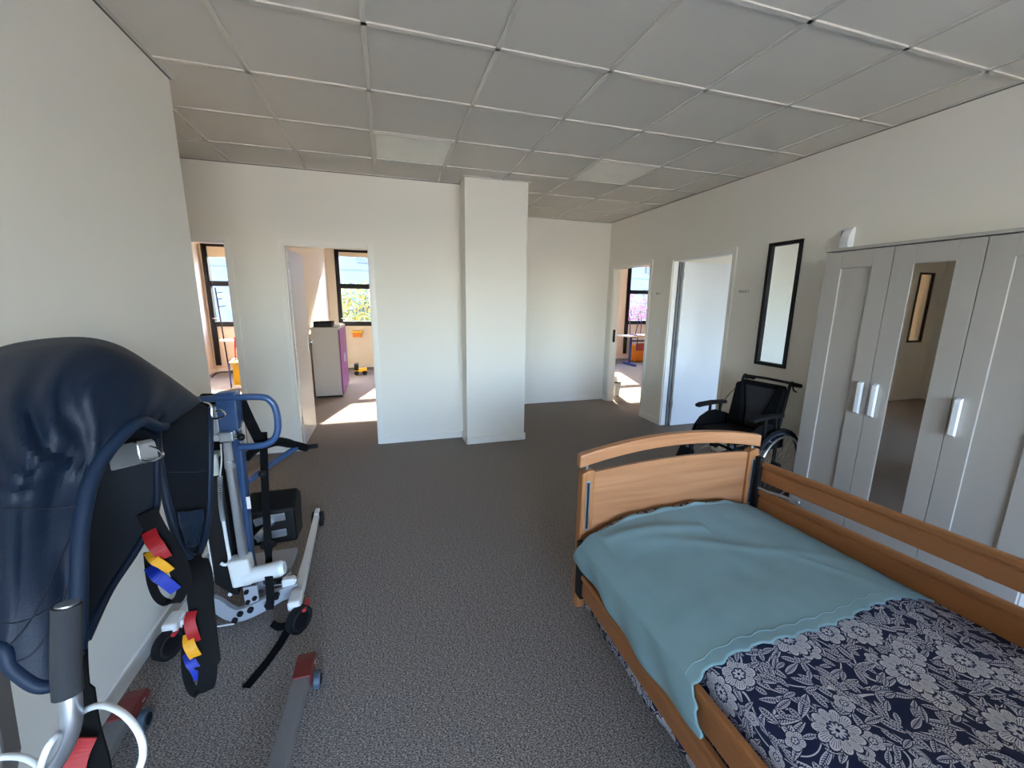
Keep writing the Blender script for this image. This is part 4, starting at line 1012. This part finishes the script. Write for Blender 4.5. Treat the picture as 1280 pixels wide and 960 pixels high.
# boom and spreader bar with wire hooks, hidden mostly under the sling
h1, h2 = at(172, 566, .97), at(250, 522, 1.33)
cb_ = (h1 + h2) / 2
MB().tube(smoothpath([at(-46, 740, .90), at(-45, 620, .92), at(-10, 520, 1.0), at(90, 470, 1.06), at(195, 500, 1.22), at(200, 540, 1.32)], 6), .020, 12).build('boom', 'taupe', fh, smooth=True)
ax = (h2 - h1).normalized()
MB().tube(smoothpath([at(150, 570, .985), at(155, 560, 1.12), at(200, 545, 1.32), at(245, 520, 1.40)], 5), .014, 10).build('spreader_bar', 'alu', fh, smooth=True)
def hook(c, d, sgn, plate):
    o = None
    if plate:
        q = [at(132, 560, d + .01), at(168, 552, d), at(173, 556, d), at(178, 576, d), at(172, 581, d), at(138, 589, d + .01)]
        off = Vector((.02, .03, -.004)); n_ = len(q)
        o = MB().add(q + [p + off for p in q], [tuple(range(n_)), tuple(range(n_, 2 * n_))[::-1]] + [(i, (i + 1) % n_, (i + 1) % n_ + n_, i + n_) for i in range(n_)]).build('hook_plate', 'alu', fh, bevel=.003)
    return o
hook(h1, .96, 1, True)
MB().tube(smoothpath([at(168, 553, .955), at(172, 556, .955), at(175, 570, .955), at(179, 576, .955), at(192, 575.5, .955), at(202, 571, .95), at(203, 566, .95), at(196, 561, .97), at(186, 558, .98)], 5), .0032, 8).build('hook', 'steel', fh, smooth=True)
MB().tube(smoothpath([at(240, 503, 1.3), at(258, 504, 1.3), at(264, 508, 1.3), at(265, 520, 1.3), at(269, 523, 1.3), at(279, 521, 1.29), at(281, 517, 1.29), at(276, 513, 1.31), at(271, 514, 1.32)], 5), .0036, 8).build('hook', 'steel', fh, smooth=True)
B(*(lambda c: (c.x - .02, c.x + .02, c.y - .02, c.y + .02, c.z - .05, c.z + .01))(at(250, 520, 1.34))).build('hook_plate', 'alu', fh, bevel=.004)
# foam grip on the bent push handle
hp = smoothpath([at(84, 760, .60), at(83, 800, .60), at(84, 840, .60), at(89, 880, .60), at(88, 910, .60), at(76, 940, .60), at(50, 980, .60), at(10, 1030, .62), at(-40, 1060, .66)], 5)
hh = MB().tube(hp, .0125, 16).build('push_handle', 'alu', fh, smooth=True)
MB().tube([at(84, 756, .60), at(83, 800, .60), at(83, 840, .60), at(85, 868, .60)], .0170, 24).build('foam_grip', 'foam', hh, smooth=True)
MB().tube([at(84, 756.5, .60), at(84, 754, .60)], .0135, 20).build('end_cap', 'chrome', hh, smooth=True)
# white lead looped round the handle
MB().tube(smoothpath([at(-20, 952, .62), at(5, 946, .62), at(30, 947, .61), at(50, 958, .60), at(48, 966, .575), at(58, 938, .57), at(68, 922, .58), at(78, 912, .60), at(93, 898, .625), at(112, 885, .62), at(132, 882, .60), at(155, 893, .58), at(173, 915, .57), at(179, 940, .565), at(172, 965, .56), at(150, 1000, .56)], 6), .0045, 10).build('lead', 'cable', fh, smooth=True)

# --- sling
sg = empty('lifting_sling', (-.65, 1.1, 1.0), 'navy blue padded lifting sling draped over the near hoist', 'sling')
sg.matrix_world = Matrix.Translation((-.65, 1.1, 1.0))
def patch(name, rows, nu, nv, material, th, parent, wrinkle=None):
    rows3 = [[at(*p) for p in r] for r in rows]
    for r_ in rows3:
        for q_ in r_: q_.x = max(q_.x, -1.03)
    fine = [smoothpath(r, nu) for r in rows3]      # rows already fine across
    m = len(fine[0]); cols = [smoothpath([f[k] for f in fine], nv) for k in range(m)]
    n = len(cols[0]); vs = []
    for k in range(m):
        for j in range(n):
            p = cols[k][j]
            if wrinkle: p = p + wrinkle(k / (m - 1), j / (n - 1), p)
            vs.append(p)
    fs = [(k * n + j, (k + 1) * n + j, (k + 1) * n + j + 1, k * n + j + 1) for k in range(m - 1) for j in range(n - 1)]
    o = MB(); o.v = vs; o.f = fs; ob = o.build(name, material, parent, smooth=True)
    s = ob.modifiers.new('thickness', 'SOLIDIFY'); s.thickness = th; s.offset = 0
    return ob, cols
def gather(u, v, p):
    # folds radiate from the pinched point where the bar carries the cloth
    piv = at(128, 590, .88); r = (p - piv); d = r.length
    toc = (CAM - p).normalized()
    ang = math.degrees(atan2(r.z, r.dot(Vector((.956, -.292, 0)))))
    fade = math.exp(-((d - .16) / .12) ** 2) * min(1, d / .06)
    h = 0
    for a0, w0, am in ((133, 6, .030), (116, 4, .018), (100, 3.5, .015), (84, 3.5, .015), (66, 3.5, .015), (152, 6, .014), (172, 8, .010), (48, 3.5, .012)):
        h += am * math.exp(-((ang - a0) / w0) ** 2)
    return toc * (h * fade + .005 * noise.noise(p * 7))
rowsA = [
    [(-140, 640, 1.30), (0, 620, 1.30), (70, 600, 1.32), (140, 600, 1.36), (200, 600, 1.42), (246, 590, 1.5)],
    [(-140, 500, 1.12), (0, 462, 1.12), (75, 446, 1.12), (140, 452, 1.14), (198, 485, 1.22), (246, 516, 1.36)],
    [(-140, 480, .98), (0, 444, .98), (80, 429, .98), (142, 437, 1.00), (198, 466, 1.08), (250, 503, 1.28)],
    [(-140, 520, .88), (0, 490, .86), (70, 474, .87), (125, 480, .90), (175, 503, .98), (205, 532, 1.10)],
    [(-140, 585, .82), (-5, 560, .80), (55, 545, .82), (100, 540, .86), (138, 538, .90), (172, 528, .96)],
    [(-140, 650, .78), (-10, 630, .76), (35, 620, .78), (72, 612, .82), (104, 602, .845), (124, 580, .865)],
    [(-140, 720, .74), (-10, 700, .73), (30, 690, .75), (62, 680, .78), (86, 668, .80), (104, 645, .815)],
    [(-140, 780, .72), (-10, 765, .71), (28, 762, .72), (58, 757, .74), (80, 748, .765), (99, 728, .78)],
    [(-140, 830, .71), (-12, 805, .70), (15, 835, .70), (48, 858, .71), (76, 850, .73), (97, 815, .75)],
]
flap, colsA = patch('back_panel', rowsA, 14, 9, 'navy', .008, sg, gather)
MB().tube(colsA[-1][3 * 9:], .0135, 12).build('piping', 'piping', sg, smooth=True)
low = [c[-1] for c in colsA]
MB().tube(low[::2], .011, 10).build('piping', 'piping', sg, smooth=True)
# stitched quilting lines on the front
def seam(k0, j0, k1, j1, cols, parent):
    pts = []
    n = 24
    for i in range(n + 1):
        k = k0 + (k1 - k0) * i / n; j = j0 + (j1 - j0) * i / n
        k0_ = int(k); j0_ = int(j); fk = k - k0_; fj = j - j0_; g_ = lambda a_, b_: cols[min(a_, len(cols) - 1)][min(b_, len(cols[0]) - 1)]
        p = g_(k0_, j0_).lerp(g_(k0_ + 1, j0_), fk).lerp(g_(k0_, j0_ + 1).lerp(g_(k0_ + 1, j0_ + 1), fk), fj); pts.append(p + (CAM - p).normalized() * .0052 + gather(0, 0, p))
    MB().tube(smoothpath(pts, 2), .0015, 5).build('seam', 'seam', parent, smooth=True)
seam(14, 46, 68, 50, colsA, flap); seam(68, 50, 20, 70, colsA, flap); seam(14, 66, 60, 62, colsA, flap); seam(30, 70, 66, 60, colsA, flap)
rowsB = [
    [(120, 560, 1.00), (150, 545, 1.03), (180, 535, 1.07), (197, 548, 1.09)],
    [(112, 610, .98), (140, 600, 1.01), (172, 590, 1.05), (196, 592, 1.08)],
    [(104, 660, .95), (132, 655, .98), (165, 645, 1.02), (194, 640, 1.05)],
    [(99, 705, .92), (120, 705, .94), (145, 700, .97), (170, 688, 1.00)],
    [(97, 755, .89), (108, 755, .90), (122, 750, .92), (137, 738, .94)],
    [(95, 830, .86), (98, 826, .865), (102, 820, .87), (108, 800, .875)],
]
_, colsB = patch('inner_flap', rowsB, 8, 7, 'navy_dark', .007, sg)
MB().tube(colsB[-1], .0085, 10).build('piping', 'navy', sg, smooth=True)
rowsC = [
    [(196, 500, 1.22), (222, 498, 1.28), (246, 504, 1.33), (262, 512, 1.36)],
    [(196, 545, 1.12), (220, 540, 1.18), (244, 540, 1.25), (262, 540, 1.31)],
    [(201, 590, 1.12), (222, 590, 1.17), (244, 590, 1.23), (262, 588, 1.29)],
    [(212, 640, 1.12), (228, 640, 1.16), (246, 640, 1.21), (260, 636, 1.26)],
    [(222, 672, 1.12), (232, 674, 1.15), (245, 674, 1.19), (256, 670, 1.22)],
    [(232, 692, 1.13), (238, 696, 1.14), (244, 696, 1.16), (249, 690, 1.18)],
]
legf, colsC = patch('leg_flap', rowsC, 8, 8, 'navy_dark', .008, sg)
edge = colsC[0][4:] + [c[-1] for c in colsC[1:-1]] + colsC[-1][::-1]
MB().tube(edge[::2], .0105, 10).build('piping', 'piping', sg, smooth=True)
MB().tube([p + (CAM - p).normalized() * .006 for p in [c[16] for c in colsC[1:-1]]], .0016, 5).build('seam', 'seam', legf)
MB().tube([p + (CAM - p).normalized() * .006 for p in [c[26] for c in colsC[1:-1]]], .0016, 5).build('seam', 'seam', legf)
rp = [[(p[0], p[1], p[2] - .012) for p in r] for r in ([(222, 640, 1.13), (240, 638, 1.18), (254, 636, 1.22)], [(226, 660, 1.13), (240, 660, 1.165), (253, 658, 1.20)], [(233, 682, 1.13), (240, 684, 1.15), (248, 680, 1.17)])]
patch('reinforcement', rp, 6, 6, 'piping', .004, sg, lambda u, v, p: (CAM - p).normalized() * (.004 * sin(u * 14 + v * 9)))
# pull straps with colour-coded loops
def strap_loop(name, left, right, d, wd):
    pass
s1 = MB().ribbon(smoothpath([at(184, 640, 1.02), at(196, 664, 1.02), at(214, 690, 1.02), at(226, 715, 1.02), at(228, 735, 1.02), at(222, 750, 1.02), at(208, 753, 1.02), at(197, 746, 1.02), at(190, 730, 1.02), at(187, 712, 1.02), at(185, 690, 1.02)], 6), [.042] * 25 + [.022] * 10 + [.018] * 26, .0035, [(cos(a_), sin(a_) * .2, .0) for a_ in [.3] * 61]).build('strap', 'webbing', sg)
def colour_loop(pts, d, material, parent, wd=.03):
    return MB().ribbon(smoothpath([at(u, v, dd) for u, v, dd in pts], 5), wd, .003, (.95, .2, .2)).build('strap_loop', material, parent)
for mm_, pp_, wd_, lb_ in (('loop_red', [(186, 664, 1.012), (191, 676, 1.0), (199, 687, .996), (206, 698, 1.005)], .030, 'red fabric loop'), ('loop_yellow', [(186, 690, 1.006), (193, 700, .99), (203, 706, .996), (213, 714, 1.008)], .020, 'yellow fabric loop'), ('loop_blue', [(188, 708, 1.01), (196, 719, .992), (206, 727, .996), (220, 738, 1.01)], .026, 'blue fabric loop')):
    lab = colour_loop(pp_, 0, mm_, s1, wd_); lab['label'] = lb_
def closed_strap(front, back, bottom):
    pass
s2 = MB().ribbon(smoothpath([at(241, 696, 1.14), at(249, 720, 1.13), at(252, 760, 1.12), at(256, 800, 1.11), at(260, 835, 1.10), at(257, 858, 1.10), at(249, 866, 1.10), at(239, 860, 1.10), at(233, 840, 1.11), at(232, 815, 1.12), at(234, 780, 1.13)], 6), [.036] * 3 + [.060] * 8 + [.058] * 13 + [.042] * 8 + [.022] * 10 + [.020] * 19, .0035, (.97, .24, 0)).build('strap', 'webbing', sg)
for mm_, pp_, wd_, lb_ in (('loop_red', [(240, 764, 1.104), (237, 776, 1.09), (240, 790, 1.088), (244, 802, 1.10)], .026, 'red fabric loop'), ('loop_yellow', [(236, 792, 1.10), (236, 804, 1.086), (241, 815, 1.086), (247, 825, 1.10)], .026, 'yellow fabric loop'), ('loop_blue', [(235, 816, 1.10), (238, 827, 1.086), (244, 836, 1.088), (250, 848, 1.10)], .024, 'blue fabric loop')):
    lab = colour_loop(pp_, 0, mm_, s2, wd_); lab['label'] = lb_
s3 = MB().ribbon(smoothpath([at(98, 790, .80), at(100, 850, .78), at(106, 900, .76), at(116, 940, .75), at(124, 975, .74), at(128, 1010, .74)], 6), [.03] * 8 + [.046] * 23, .004, (.97, -.24, 0)).build('strap', 'webbing', sg)
lab = MB().ribbon(smoothpath([at(104, 922, .735), at(94, 945, .73), at(84, 985, .72)], 5), .040, .003, (.97, .2, .1)).build('strap_loop', 'loop_red', s3); lab['label'] = 'red fabric loop'
